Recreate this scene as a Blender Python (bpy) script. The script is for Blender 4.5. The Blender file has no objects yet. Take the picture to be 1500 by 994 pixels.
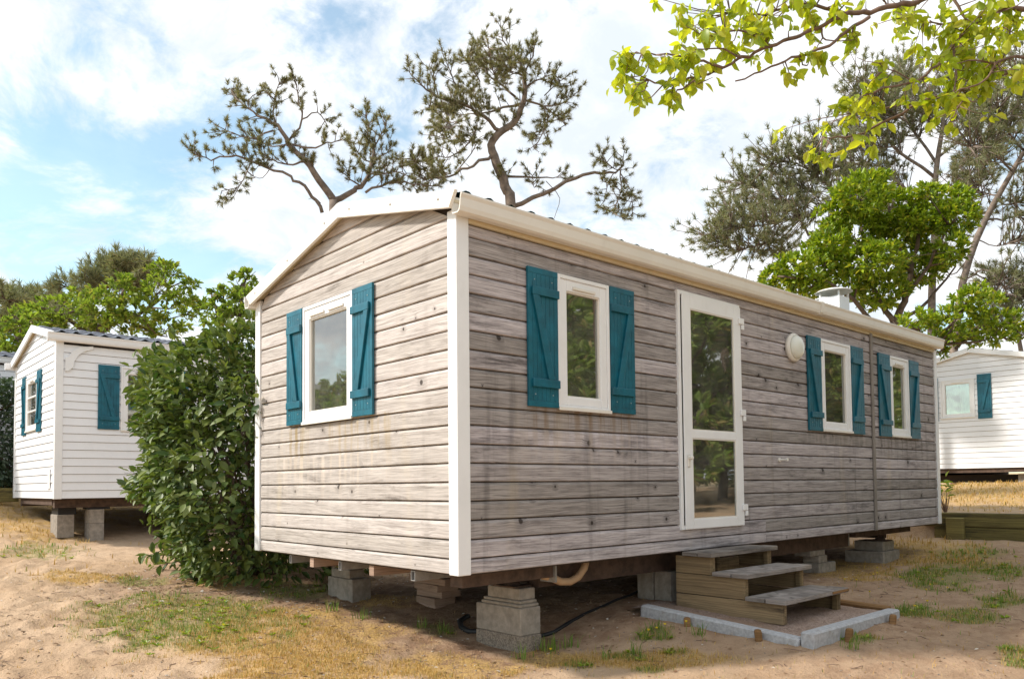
import bpy, math, random
import numpy as np
from mathutils import Vector, Matrix
R = math.radians
sc = bpy.context.scene
COL = sc.collection
rnd = random.Random(7)
rng = np.random.default_rng(11)

# ------------------------------------------------------------------ camera
cam_d = bpy.data.cameras.new('camera'); cam = bpy.data.objects.new('camera', cam_d); COL.objects.link(cam)
cam_d.sensor_fit = 'HORIZONTAL'; cam_d.sensor_width = 36.0; cam_d.lens = 27.492
cam_d.shift_x = -0.01176; cam_d.shift_y = 0.1095
cam_d.clip_start = 0.05; cam_d.clip_end = 2000
yaw, pit, rol = R(47.40765), R(2.41628), R(-0.60126)
fw = Vector((math.cos(yaw)*math.cos(pit), math.sin(yaw)*math.cos(pit), math.sin(pit)))
rt0 = Vector((math.sin(yaw), -math.cos(yaw), 0)); up0 = rt0.cross(fw)
rt = rt0*math.cos(rol) + up0*math.sin(rol); up = up0*math.cos(rol) - rt0*math.sin(rol)
cam.matrix_world = Matrix(((rt.x, up.x, -fw.x, -3.042), (rt.y, up.y, -fw.y, -3.927), (rt.z, up.z, -fw.z, 0.564), (0, 0, 0, 1)))
sc.camera = cam
CAM = np.array((-3.042, -3.927, 0.564))

# ------------------------------------------------------------------ light and sky
SUN_EL, SUN_AZ = R(40), math.atan2(-0.80, 0.60)        # azimuth clockwise from +Y
sun_v = Vector((math.sin(SUN_AZ)*math.cos(SUN_EL), math.cos(SUN_AZ)*math.cos(SUN_EL), math.sin(SUN_EL)))
sd = bpy.data.lights.new('sun', 'SUN'); sd.energy = 4.1; sd.angle = R(5.0); sd.color = (1.0, 0.935, 0.845)
sun = bpy.data.objects.new('sun', sd); COL.objects.link(sun)
sun.rotation_euler = (-sun_v).to_track_quat('-Z', 'Y').to_euler(); sun.location = (-10, 10, 14)
sc.view_settings.view_transform = 'Standard'; sc.view_settings.look = 'None'
sc.view_settings.exposure = 0.40; sc.view_settings.gamma = 1.0
sc.view_settings.use_curve_mapping = False

w = bpy.data.worlds.new('World'); sc.world = w; w.use_nodes = True
nt = w.node_tree; nt.nodes.clear()
class NT:
    """small helper round a node tree"""
    def __init__(s, tree): s.t = tree; s.n = tree.nodes; s.l = tree.links
    def node(s, typ, **kw):
        n = s.n.new(typ)
        for k, v in kw.items():
            if k == 'ins':
                for kk, vv in v.items():
                    sock = n.inputs[kk]
                    if isinstance(vv, bpy.types.NodeSocket): s.l.new(vv, sock)
                    else: sock.default_value = vv
            else: setattr(n, k, v)
        return n
    def math(s, op, a, b=None, c=None, clamp=False):
        n = s.n.new('ShaderNodeMath'); n.operation = op; n.use_clamp = clamp
        for i, v in enumerate((a, b, c)):
            if v is None: continue
            if isinstance(v, bpy.types.NodeSocket): s.l.new(v, n.inputs[i])
            else: n.inputs[i].default_value = v
        return n.outputs[0]
    def vmath(s, op, a, b=None):
        n = s.n.new('ShaderNodeVectorMath'); n.operation = op
        for i, v in enumerate((a, b)):
            if v is None: continue
            if isinstance(v, bpy.types.NodeSocket): s.l.new(v, n.inputs[i])
            else: n.inputs[i].default_value = v
        return n.outputs[0]
    def mix(s, fac, a, b, blend='MIX'):
        n = s.n.new('ShaderNodeMix'); n.data_type = 'RGBA'; n.blend_type = blend
        for i, v in ((0, fac), (6, a), (7, b)):
            if isinstance(v, bpy.types.NodeSocket): s.l.new(v, n.inputs[i])
            else: n.inputs[i].default_value = v if i == 0 else (tuple(v) + (1,))[:4]
        return n.outputs[2]
    def noise(s, vec, scale, detail=3, rough=.55, dist=0, dim='3D'):
        n = s.n.new('ShaderNodeTexNoise'); n.noise_dimensions = dim
        if vec is not None: s.l.new(vec, n.inputs['Vector'])
        n.inputs['Scale'].default_value = scale; n.inputs['Detail'].default_value = detail
        n.inputs['Roughness'].default_value = rough; n.inputs['Distortion'].default_value = dist
        return n.outputs['Fac']
    def ramp(s, x, a, b, lo=0., hi=1.):
        n = s.n.new('ShaderNodeMapRange'); n.interpolation_type = 'SMOOTHSTEP'
        s.l.new(x, n.inputs[0])
        for i, v in ((1, a), (2, b), (3, lo), (4, hi)): n.inputs[i].default_value = v
        return n.outputs[0]
    def scale(s, vec, x, y, z):
        n = s.n.new('ShaderNodeMapping'); s.l.new(vec, n.inputs[0]); n.inputs['Scale'].default_value = (x, y, z)
        return n.outputs[0]

W = NT(nt)
sky = W.node('ShaderNodeTexSky', sky_type='NISHITA', sun_disc=False, sun_elevation=SUN_EL, sun_rotation=SUN_AZ,
             altitude=10, air_density=1.0, dust_density=0.6, ozone_density=1.5)
dirv = W.node('ShaderNodeTexCoord').outputs['Generated']
sep = W.node('ShaderNodeSeparateXYZ', ins={0: dirv})
zc = W.math('MAXIMUM', sep.outputs[2], 0.0)
den = W.math('ADD', zc, 0.42)
cmb = W.node('ShaderNodeCombineXYZ', ins={0: W.math('DIVIDE', sep.outputs[0], den), 1: W.math('DIVIDE', sep.outputs[1], den), 2: 0.37})
pl = W.vmath('ADD', cmb.outputs[0], (9.4, 6.2, 0.))
wp = W.vmath('ADD', pl, W.vmath('MULTIPLY', W.node('ShaderNodeTexNoise', ins={'Vector': pl, 'Scale': 2.2, 'Detail': 3.}).outputs['Color'], (.25, .25, 0.)))
n1 = W.noise(wp, 5.0, 10, .62, .15)
n2 = W.noise(W.vmath('ADD', pl, (3.1, 7.7, 1.3)), 1.5, 3, .5)
# thinner cloud towards the north-north-west, closed cloud in the east
side = W.math('SUBTRACT', W.math('MULTIPLY', sep.outputs[1], 0.60), W.math('MULTIPLY', sep.outputs[0], 0.50))
cov = W.math('ADD', W.math('MULTIPLY', n1, .66), W.math('MULTIPLY', n2, .46))
cov = W.math('SUBTRACT', cov, W.math('MULTIPLY', W.ramp(side, -.25, .5), .042))
mask = W.ramp(cov, .432, .565, .16, 1.)
cdet = W.noise(W.vmath('ADD', wp, (1.3, -2.2, 4.)), 6.0, 7, .62)
skyc = W.mix(1.0, sky.outputs[0], (2.2, 2.4, 2.05), 'MULTIPLY')
cloud = W.mix(W.ramp(cdet, .36, .60), (7.9, 8.6, 9.4), (10.8, 10.9, 11.1))
colr = W.mix(mask, skyc, cloud)
bg = W.node('ShaderNodeBackground', ins={0: colr, 1: 0.085})
W.l.new(bg.outputs[0], W.node('ShaderNodeOutputWorld').inputs[0])
try:
    w.cycles.sampling_method = 'AUTOMATIC'
except Exception: pass

# ------------------------------------------------------------------ mesh helpers
class MB:
    def __init__(s): s.v = []; s.f = []
    def quad_strip(s, rings, closed=True, cap=True):
        """rings: list of equal-length point lists"""
        b = len(s.v); n = len(rings[0])
        for r in rings: s.v += [tuple(p) for p in r]
        for i in range(len(rings)-1):
            for j in range(n if closed else n-1):
                k = (j+1) % n
                s.f.append((b+i*n+j, b+i*n+k, b+(i+1)*n+k, b+(i+1)*n+j))
        if cap:
            s.f.append(tuple(b+j for j in range(n))[::-1]); s.f.append(tuple(b+(len(rings)-1)*n+j for j in range(n)))
        return s
    def box(s, x0, x1, y0, y1, z0, z1, c=0.0):
        """box; c = chamfer of the eight vertical/horizontal rims (simple 3-ring chamfer along z)"""
        if c <= 0:
            r = lambda z: [(x0, y0, z), (x1, y0, z), (x1, y1, z), (x0, y1, z)]
            return s.quad_strip([r(z0), r(z1)])
        def r(z, e):
            a, b, d, f = x0+e, x1-e, y0+e, y1-e
            return [(a+c, d, z), (b-c, d, z), (b, d+c, z), (b, f-c, z), (b-c, f, z), (a+c, f, z), (a, f-c, z), (a, d+c, z)]
        return s.quad_strip([r(z0, c), r(z0+c, 0), r(z1-c, 0), r(z1, c)])
    def beam(s, a, b, w, h, upv=(0, 0, 1)):
        a, b = Vector(a), Vector(b); d = (b-a).normalized(); u = Vector(upv); sdv = d.cross(u).normalized(); u = sdv.cross(d)
        r = lambda p: [p-sdv*w/2-u*h/2, p+sdv*w/2-u*h/2, p+sdv*w/2+u*h/2, p-sdv*w/2+u*h/2]
        return s.quad_strip([r(a), r(b)])
    def tube(s, pts, rad, n=6, cap=True):
        pts = [Vector(p) for p in pts]; m = len(pts)
        if not hasattr(rad, '__len__'): rad = [rad]*m
        prev = None; rings = []
        for i, p in enumerate(pts):
            d = (pts[min(i+1, m-1)]-pts[max(i-1, 0)]).normalized()
            if prev is None: a = d.orthogonal().normalized()
            else:
                a = prev - d*prev.dot(d); a = a.normalized() if a.length > 1e-6 else d.orthogonal().normalized()
            prev = a; b = d.cross(a)
            rings.append([p+(a*math.cos(2*math.pi*k/n)+b*math.sin(2*math.pi*k/n))*rad[i] for k in range(n)])
        return s.quad_strip(rings, cap=cap)
    def lathe(s, prof, n=16, c=(0, 0, 0), ax='Z'):
        rings = []
        for r, h in prof:
            ring = []
            for k in range(n):
                a = 2*math.pi*k/n; x, y = r*math.cos(a), r*math.sin(a)
                p = (x, y, h) if ax == 'Z' else ((x, -h, y) if ax == 'Y' else (h, x, y))
                ring.append((p[0]+c[0], p[1]+c[1], p[2]+c[2]))
            rings.append(ring)
        return s.quad_strip(rings)
    def prism(s, poly, d0, d1, plane='XZ'):
        f = (lambda u, v, d: (u, d, v)) if plane == 'XZ' else ((lambda u, v, d: (u, v, d)) if plane == 'XY' else (lambda u, v, d: (d, u, v)))
        return s.quad_strip([[f(u, v, d0) for u, v in poly], [f(u, v, d1) for u, v in poly]])
    def mesh(s, name, smooth=False):
        m = bpy.data.meshes.new(name); m.from_pydata(s.v, [], s.f)
        import bmesh
        b = bmesh.new(); b.from_mesh(m); bmesh.ops.recalc_face_normals(b, faces=b.faces); b.to_mesh(m); b.free()
        if smooth:
            for p in m.polygons: p.use_smooth = True
        return m

def arrays_mesh(name, V, F, smooth=False):
    """V (n,3); F (m,k) constant k"""
    m = bpy.data.meshes.new(name); V = np.asarray(V, np.float32); F = np.asarray(F, np.int32)
    m.vertices.add(len(V)); m.vertices.foreach_set('co', V.ravel())
    k = F.shape[1]; m.loops.add(F.size); m.loops.foreach_set('vertex_index', F.ravel())
    m.polygons.add(len(F)); m.polygons.foreach_set('loop_start', np.arange(0, F.size, k, dtype=np.int32))
    m.polygons.foreach_set('loop_total', np.full(len(F), k, np.int32))
    if smooth: m.polygons.foreach_set('use_smooth', np.ones(len(F), bool))
    m.update(calc_edges=True); return m

def link(name, me, mat=None, parent=None, loc=None, rot=None):
    o = bpy.data.objects.new(name, me); COL.objects.link(o)
    if mat is not None and me is not None:
        if len(me.materials) == 0: me.materials.append(mat)
    if parent is not None: o.parent = parent
    if loc is not None: o.location = loc
    if rot is not None: o.rotation_euler = rot
    return o
def obj(name, mb, mat, parent=None, loc=None, rot=None, smooth=False, bevel=0):
    o = link(name, mb.mesh(name, smooth), mat, parent, loc, rot)
    if bevel:
        m = o.modifiers.new('bevel', 'BEVEL'); m.width = bevel; m.segments = 2; m.limit_method = 'ANGLE'
    return o
def empty(name, loc=(0, 0, 0), rz=0.0):
    o = bpy.data.objects.new(name, None); COL.objects.link(o); o.location = loc; o.rotation_euler = (0, 0, rz); o.empty_display_size = .2
    return o
def tag(o, label=None, cat=None, group=None, kind=None):
    if label: o['label'] = label
    if cat: o['category'] = cat
    if group: o['group'] = group
    if kind: o['kind'] = kind
    return o

# ------------------------------------------------------------------ materials
def mat_new(name):
    m = bpy.data.materials.new(name); m.use_nodes = True; t = NT(m.node_tree)
    b = t.n['Principled BSDF']; return m, t, b
def setb(t, b, **kw):
    for k, v in kw.items():
        s = b.inputs[k.replace('_', ' ')]
        if isinstance(v, bpy.types.NodeSocket): t.l.new(v, s)
        else: s.default_value = v if not isinstance(v, tuple) else (tuple(v)+(1,))[:4]
def bump(t, b, h, strength=.3, dist=.01):
    n = t.node('ShaderNodeBump', ins={'Height': h, 'Strength': strength, 'Distance': dist}); t.l.new(n.outputs[0], b.inputs['Normal'])
def objco(t): return t.node('ShaderNodeTexCoord').outputs['Object']
def orand(t): return t.node('ShaderNodeObjectInfo').outputs['Random']

def simple(name, col, rough=.5, var=.12, nscale=6., metal=0., dirt=0., dirtcol=(.2, .17, .12), spec=.5, bmp=0., bscale=60.):
    m, t, b = mat_new(name); co = objco(t)
    n = t.noise(co, nscale, 5, .6); k = t.ramp(n, .25, .75, 1-var, 1+var)
    c = t.mix(1., col, t.node('ShaderNodeCombineColor', ins={0: k, 1: k, 2: k}).outputs[0], 'MULTIPLY')
    if dirt:
        d = t.noise(t.scale(co, 3., 3., 1.2), 4., 6, .65); c = t.mix(t.ramp(d, .5, .85, 0, dirt), c, dirtcol)
    setb(t, b, Base_Color=c, Roughness=rough, Metallic=metal); b.inputs['Specular IOR Level'].default_value = spec
    if bmp: bump(t, b, t.noise(co, bscale, 4, .6), bmp, .004)
    return m

def wood(name, light, dark, stain, tint=.16, knots=True, grain=1., stain_lo=.50, streak=.3, drips=()):
    m, t, b = mat_new(name); co = objco(t); r = orand(t)
    off = t.node('ShaderNodeCombineXYZ', ins={0: t.math('MULTIPLY', r, 61.7), 1: 0., 2: t.math('MULTIPLY', r, 23.3)}).outputs[0]
    P = t.vmath('ADD', co, off)
    Pk = t.node('ShaderNodeSeparateXYZ', ins={0: P})
    flat = t.node('ShaderNodeCombineXYZ', ins={0: Pk.outputs[0], 1: Pk.outputs[2], 2: 0.}).outputs[0]
    vor = t.node('ShaderNodeTexVoronoi', voronoi_dimensions='2D', feature='F1', ins={'Vector': flat, 'Scale': 4.4, 'Randomness': 1.0})
    vc = t.node('ShaderNodeSeparateColor', ins={0: vor.outputs['Color']})
    pick = t.math('GREATER_THAN', vc.outputs[0], t.math('ADD', .60, t.math('MULTIPLY', t.math('FRACT', t.math('MULTIPLY', r, 3.7)), .35)))
    size = t.math('ADD', .35, t.math('MULTIPLY', t.math('POWER', vc.outputs[1], 2.), 1.5))
    vd = t.math('DIVIDE', vor.outputs['Distance'], size)
    wob = t.math('MULTIPLY', t.math('MULTIPLY', t.ramp(vd, .03, .30, 1., 0.), .012), pick)
    drift = t.math('MULTIPLY', t.noise(t.scale(P, .9, 1., 4.), 1., 3, .55), .075)
    wz = t.math('ADD', Pk.outputs[2], t.math('ADD', wob, drift))
    G = t.node('ShaderNodeCombineXYZ', ins={0: Pk.outputs[0], 1: 0., 2: wz}).outputs[0]
    g1 = t.noise(t.scale(G, 4.5, 1., 190.), 1., 3, .6)
    g2 = t.noise(t.scale(G, 1.3, 1., 75.), 1., 6, .7, .3)
    gg = t.math('ADD', t.math('MULTIPLY', g1, .45), t.math('MULTIPLY', g2, .55))
    c = t.mix(t.ramp(gg, .34, .62), dark, light)
    lines = t.noise(t.scale(G, .8, 1., 60.), 1., 2, .5)
    c = t.mix(t.math('MULTIPLY', t.ramp(t.math('ABSOLUTE', t.math('SUBTRACT', lines, .5)), 0., .018, 1., 0.), .55*grain), c, stain)
    # weathered grey-black blotches and board-to-board tint
    st = t.noise(t.scale(P, 1.6, 1., 9.), 1., 7, .72, .3)
    own = t.math('ADD', .35, t.math('MULTIPLY', t.math('FRACT', t.math('MULTIPLY', r, 7.13)), 1.1))
    c = t.mix(t.math('MULTIPLY', t.ramp(st, stain_lo, .76, 0., .8), own, clamp=True), c, stain)
    hi = t.noise(t.scale(P, 1.9, 1., 22.), 1.3, 5, .65)
    c = t.mix(t.ramp(hi, .52, .75, 0., .55), c, (light[0]*1.25, light[1]*1.25, light[2]*1.25))
    st2 = t.noise(t.scale(co, 7., 1., .55), 1., 4, .6)
    c = t.mix(t.ramp(st2, .52, .75, 0., streak), c, stain)
    st3 = t.noise(t.scale(co, 5., 1., .8), .7, 4, .6)
    c = t.mix(t.ramp(st3, .56, .78, 0., .28), c, (light[0]*1.1, light[1]*1.0, light[2]*.72))
    k = t.math('ADD', 1-tint, t.math('MULTIPLY', r, 2*tint))
    c = t.mix(1., c, t.node('ShaderNodeCombineColor', ins={0: k, 1: k, 2: t.math('POWER', k, 1.15)}).outputs[0], 'MULTIPLY')
    if knots:
        c = t.mix(t.math('MULTIPLY', t.ramp(vd, .07, .24, .34, 0.), pick), c, stain)
        c = t.mix(t.math('MULTIPLY', t.ramp(vd, .034, .070, .88, 0.), pick), c, (.026, .018, .014))
    wc = t.node('ShaderNodeSeparateXYZ', ins={0: co})
    for (x0, x1, z0, z1, dc, amt) in drips:                # run-off stains below the windows
        mx = t.math('MULTIPLY', t.ramp(wc.outputs[0], x0-.06, x0+.06), t.ramp(wc.outputs[0], x1-.08, x1+.08, 1., 0.))
        mz = t.math('MULTIPLY', t.ramp(wc.outputs[2], z0, z1), t.math('LESS_THAN', wc.outputs[2], z1+.01))
        dn = t.ramp(t.noise(t.scale(co, 15., 1., .9), 1., 4, .6), .44, .66, 0., amt)
        c = t.mix(t.math('MULTIPLY', t.math('MULTIPLY', mx, mz), dn), c, dc)
    setb(t, b, Base_Color=c, Roughness=.82); b.inputs['Specular IOR Level'].default_value = .25
    bump(t, b, gg, .4, .004)
    return m

M = {}
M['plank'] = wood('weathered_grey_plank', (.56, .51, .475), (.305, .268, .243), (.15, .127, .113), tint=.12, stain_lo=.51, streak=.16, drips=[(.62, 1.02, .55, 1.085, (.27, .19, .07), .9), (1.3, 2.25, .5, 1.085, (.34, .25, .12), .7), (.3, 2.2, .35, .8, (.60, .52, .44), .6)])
M['plank_shade'] = wood('weathered_shade_toned_plank', (.50, .455, .445), (.215, .188, .182), (.052, .045, .045), tint=.27, stain_lo=.445, streak=.40, drips=[(.60, 1.75, .75, 1.10, (.20, .13, .07), .8), (.5, 2.2, .5, .95, (.46, .40, .36), .55), (4.5, 5.9, .7, 1.10, (.42, .37, .34), .55), (6.1, 7.6, .75, 1.10, (.11, .085, .075), .7)])  # gable boards again, more weathered, with the long wall's shade toned into the colour
M['backing'] = simple('dark_backing', (.045, .032, .024), .9)
M['tread'] = wood('grey_tread_wood', (.35, .31, .28), (.13, .108, .095), (.055, .046, .04), knots=False, stain_lo=.42, tint=.22)
M['mossy'] = wood('mossy_side_wood', (.30, .215, .115), (.15, .10, .055), (.05, .036, .024), knots=False, stain_lo=.40, streak=.75, tint=.25)
M['sleeper'] = wood('mossy_sleeper_wood', (.23, .19, .06), (.10, .08, .035), (.02, .017, .012), knots=False, stain_lo=.42)
M['joist'] = wood('pale_joist_wood', (.40, .28, .21), (.27, .18, .13), (.14, .09, .07), knots=False)
M['peg'] = wood('raw_peg_wood', (.30, .165, .07), (.16, .085, .035), (.07, .04, .02), knots=False)
M['white'] = simple('white_pvc', (.80, .80, .80), .38, .04, 3., dirt=.14, dirtcol=(.45, .42, .36))
M['cream'] = simple('cream_metal', (.76, .725, .66), .4, .04, 3., dirt=.15, dirtcol=(.45, .40, .32))
M['trim'] = simple('yellowed_trim', (.66, .56, .38), .5, .06, 4., dirt=.2)
M['siding'] = simple('white_siding', (.80, .805, .82), .45, .03, 2., dirt=.08)
M['teal'] = simple('teal_paint', (.002, .098, .145), .42, .26, 9., dirt=.30, dirtcol=(.016, .135, .16), bmp=.15)
M['fleck'] = simple('pale_screw', (.30, .36, .36), .5)
M['screw'] = simple('grey_screw', (.32, .29, .26), .5)
M['rail'] = simple('grey_joint_strip', (.22, .19, .165), .6, .15)
M['rubber'] = simple('black_rubber', (.012, .012, .013), .55)
M['concrete'] = simple('grey_concrete', (.30, .265, .225), .9, .22, 18., dirt=.5, dirtcol=(.15, .125, .095), spec=.2, bmp=.5, bscale=130.)
M['aggregate'] = simple('rough_concrete', (.24, .20, .16), .95, .55, 95., dirt=.5, dirtcol=(.12, .10, .06), spec=.2, bmp=1., bscale=120.)
M['kerb'] = simple('pale_kerb_concrete', (.40, .40, .41), .85, .2, 40., dirt=.75, dirtcol=(.25, .20, .16), spec=.25, bmp=.4, bscale=160.)
M['rust'] = simple('rusty_steel', (.085, .052, .036), .8, .4, 14., bmp=.2)
M['galv'] = simple('galvanised_steel', (.34, .33, .32), .5, .2, 20., metal=.5)
M['pipe'] = simple('ochre_drain_pipe', (.52, .34, .20), .45, .1, 8., dirt=.3)
M['tile'] = simple('dark_teal_tile', (.012, .055, .055), .35, .2, 20.)
M['tile_grey'] = simple('glazed_grey_tile', (.13, .14, .17), .25, .25, 14., spec=.9)
M['interior'] = simple('beige_interior', (.42, .36, .30), .8)
M['curtain'] = simple('pale_green_curtain', (.52, .57, .53), .9)
M['net'] = simple('grey_brown_curtain', (.30, .27, .235), .9)
M['plum'] = simple('plum_cloth', (.20, .06, .08), .9)
M['blue_cloth'] = simple('blue_cloth', (.06, .08, .17), .9)
M['lamp'] = simple('milky_plastic', (.72, .73, .66), .25, .04)
M['underside'] = simple('dark_underside', (.06, .045, .038), .9)
M['flower'] = simple('yellow_petal', (.75, .55, .02), .6)

def glass_mat():
    m = bpy.data.materials.new('window_glass'); m.use_nodes = True; t = NT(m.node_tree); t.n.clear()
    fr = t.node('ShaderNodeFresnel', ins={'IOR': 2.6})
    co = t.node('ShaderNodeTexCoord').outputs['Object']
    bp = t.node('ShaderNodeBump', ins={'Height': t.noise(co, 3.0, 1, .5), 'Strength': .07, 'Distance': .02})
    gl = t.node('ShaderNodeBsdfGlossy', ins={'Color': (.95, .97, .95, 1), 'Roughness': .022, 'Normal': bp.outputs[0]})
    tr = t.node('ShaderNodeBsdfTransparent', ins={'Color': (.80, .84, .80, 1)})
    fac = t.math('ADD', t.math('MULTIPLY', fr.outputs[0], 1.25), .05, clamp=True)
    mx0 = t.node('ShaderNodeMixShader', ins={0: fac, 1: tr.outputs[0], 2: gl.outputs[0]})
    film = t.node('ShaderNodeBsdfDiffuse', ins={'Color': (.62, .58, .52, 1)})
    mx = t.node('ShaderNodeMixShader', ins={0: t.ramp(t.noise(co, 5., 4, .6), .25, .75, .025, .10), 1: mx0.outputs[0], 2: film.outputs[0]})
    t.l.new(mx.outputs[0], t.node('ShaderNodeOutputMaterial').inputs[0]); return m
M['glass'] = glass_mat()

def leafmat(name, c0, c1, c2=None, trans=.35, rough=.45, spec=.5, tcol=None, per_obj=False):
    m, t, b = mat_new(name)
    r = orand(t) if per_obj else t.node('ShaderNodeNewGeometry').outputs['Random Per Island']
    c = t.mix(r, c0, c1)
    if c2: c = t.mix(t.math('GREATER_THAN', t.math('FRACT', t.math('MULTIPLY', r, 17.3)), .90), c, c2)
    setb(t, b, Base_Color=c, Roughness=rough); b.inputs['Specular IOR Level'].default_value = spec
    tl = t.node('ShaderNodeBsdfTranslucent', ins={'Color': t.mix(1., c, tcol or (1.35, 1.5, .7), 'MULTIPLY')})
    mx = t.node('ShaderNodeMixShader', ins={0: trans, 1: b.outputs[0], 2: tl.outputs[0]})
    t.l.new(mx.outputs[0], t.n['Material Output'].inputs[0]); return m
M['needle'] = leafmat('pine_needles', (.13, .13, .072), (.28, .25, .14), (.33, .24, .13), .3, .6, .3)
M['needle_far'] = leafmat('far_pine_needles', (.15, .165, .095), (.28, .275, .17), (.28, .22, .14), .25, .7, .2)
M['bush'] = leafmat('glossy_dark_leaf', (.045, .090, .024), (.185, .225, .055), (.16, .20, .05), .22, .50, .4)
M['bush1'] = leafmat('glossy_dark_leaf_single', (.045, .090, .024), (.185, .225, .055), (.18, .21, .06), .22, .48, .42, per_obj=True)
M['bright'] = leafmat('bright_green_leaf', (.095, .175, .012), (.32, .43, .030), (.40, .42, .06), .36, .4, .5, (1.65, 1.5, .5))
M['yellowgreen'] = leafmat('yellow_green_leaf', (.11, .17, .022), (.31, .38, .06), (.34, .32, .08), .36, .5, .35)
M['over'] = leafmat('backlit_leaf', (.24, .33, .025), (.52, .56, .055), (.44, .44, .06), .56, .4, .5, (1.5, 1.4, .45))
M['over1'] = leafmat('backlit_leaf_single', (.24, .33, .025), (.52, .56, .055), (.44, .44, .06), .56, .4, .5, (1.5, 1.4, .45), per_obj=True)
M['hedge'] = leafmat('dark_hedge_leaf', (.045, .080, .045), (.095, .135, .075), None, .2, .45, .5)
M['south'] = leafmat('south_leaf', (.14, .22, .035), (.28, .34, .08), (.36, .28, .10), .35, .5, .4)
M['bark'] = simple('grey_pine_bark', (.20, .155, .125), .95, .4, 9., bmp=.8, bscale=25.)
M['bark_dark'] = simple('brown_bark', (.12, .085, .06), .95, .4, 9., bmp=.8, bscale=25.)
M['twig'] = simple('red_brown_twig', (.17, .105, .075), .8, .3, 20.)
def grassmat(name, a, bb, c2):
    m, t, b = mat_new(name); r = t.node('ShaderNodeNewGeometry').outputs['Random Per Island']
    c = t.mix(r, a, bb); c = t.mix(t.math('GREATER_THAN', t.math('FRACT', t.math('MULTIPLY', r, 31.7)), .8), c, c2)
    setb(t, b, Base_Color=c, Roughness=.75); b.inputs['Specular IOR Level'].default_value = .2
    tl = t.node('ShaderNodeBsdfTranslucent', ins={'Color': c}); mx = t.node('ShaderNodeMixShader', ins={0: .3, 1: b.outputs[0], 2: tl.outputs[0]})
    t.l.new(mx.outputs[0], t.n['Material Output'].inputs[0]); return m
M['dry'] = grassmat('dry_grass', (.44, .255, .06), (.62, .43, .15), (.34, .27, .08))
M['green'] = grassmat('green_grass', (.11, .20, .028), (.21, .31, .055), (.30, .29, .09))
M['clod'] = simple('dark_sand_clod', (.24, .165, .11), .95, .3, 30.)
M['litter'] = grassmat('leaf_litter', (.25, .14, .075), (.50, .37, .25), (.62, .56, .48))

def ground_mat():
    m, t, b = mat_new('sandy_ground'); co = t.node('ShaderNodeTexCoord').outputs['Object']
    att = t.node('ShaderNodeAttribute', attribute_name='cover')
    sp = t.node('ShaderNodeSeparateColor', ins={0: att.outputs['Color']})
    g, d, s = sp.outputs[0], sp.outputs[1], sp.outputs[2]
    big = t.noise(co, .9, 5, .6); mid = t.noise(co, 7., 5, .65); fine = t.noise(co, 55., 4, .7); grit = t.noise(co, 320., 2, .6)
    sand = t.mix(t.ramp(big, .3, .7), (.47, .32, .20), (.57, .41, .275))
    sand = t.mix(t.ramp(mid, .50, .75, 0., .45), sand, (.33, .22, .14))
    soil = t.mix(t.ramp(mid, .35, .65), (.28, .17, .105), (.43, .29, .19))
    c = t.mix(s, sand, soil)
    straw = t.mix(t.ramp(fine, .35, .65), (.40, .235, .07), (.60, .40, .16))
    fd = t.math('MULTIPLY', d, t.ramp(t.math('ADD', t.math('MULTIPLY', mid, .5), t.math('MULTIPLY', fine, .5)), .38, .56))
    c = t.mix(fd, c, straw)
    gr = t.mix(t.ramp(fine, .35, .65), (.15, .16, .045), (.32, .30, .11))
    fg = t.math('MULTIPLY', g, t.ramp(t.math('ADD', t.math('MULTIPLY', mid, .5), t.math('MULTIPLY', fine, .5)), .40, .56))
    c = t.mix(t.math('MULTIPLY', fg, .85), c, gr)
    speck = t.ramp(t.noise(co, 90., 2, .5), .66, .74)
    c = t.mix(t.math('MULTIPLY', speck, .55), c, (.13, .085, .055))
    kk = t.ramp(grit, .25, .75, .84, 1.14)
    c = t.mix(1., c, t.node('ShaderNodeCombineColor', ins={0: kk, 1: kk, 2: kk}).outputs[0], 'MULTIPLY')
    setb(t, b, Base_Color=c, Roughness=.95); b.inputs['Specular IOR Level'].default_value = .1
    h = t.math('ADD', t.math('MULTIPLY', mid, .7), t.math('ADD', t.math('MULTIPLY', fine, .35), t.math('MULTIPLY', grit, .08)))
    bump(t, b, h, 1., .045); return m
M['ground'] = ground_mat()
def gravel_mat():
    m, t, b = mat_new('fine_gravel'); co = t.node('ShaderNodeTexCoord').outputs['Object']
    v = t.node('ShaderNodeTexVoronoi', ins={'Vector': co, 'Scale': 95.})
    sp = t.node('ShaderNodeSeparateColor', ins={0: v.outputs['Color']})
    c = t.mix(sp.outputs[0], (.22, .15, .115), (.44, .33, .27)); c = t.mix(t.ramp(t.noise(co, 3., 4, .6), .4, .7), c, (.30, .205, .145))
    setb(t, b, Base_Color=c, Roughness=.95); b.inputs['Specular IOR Level'].default_value = .15
    bump(t, b, t.math('SUBTRACT', 1., v.outputs['Distance']), .7, .012); return m
M['gravel'] = gravel_mat()

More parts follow.
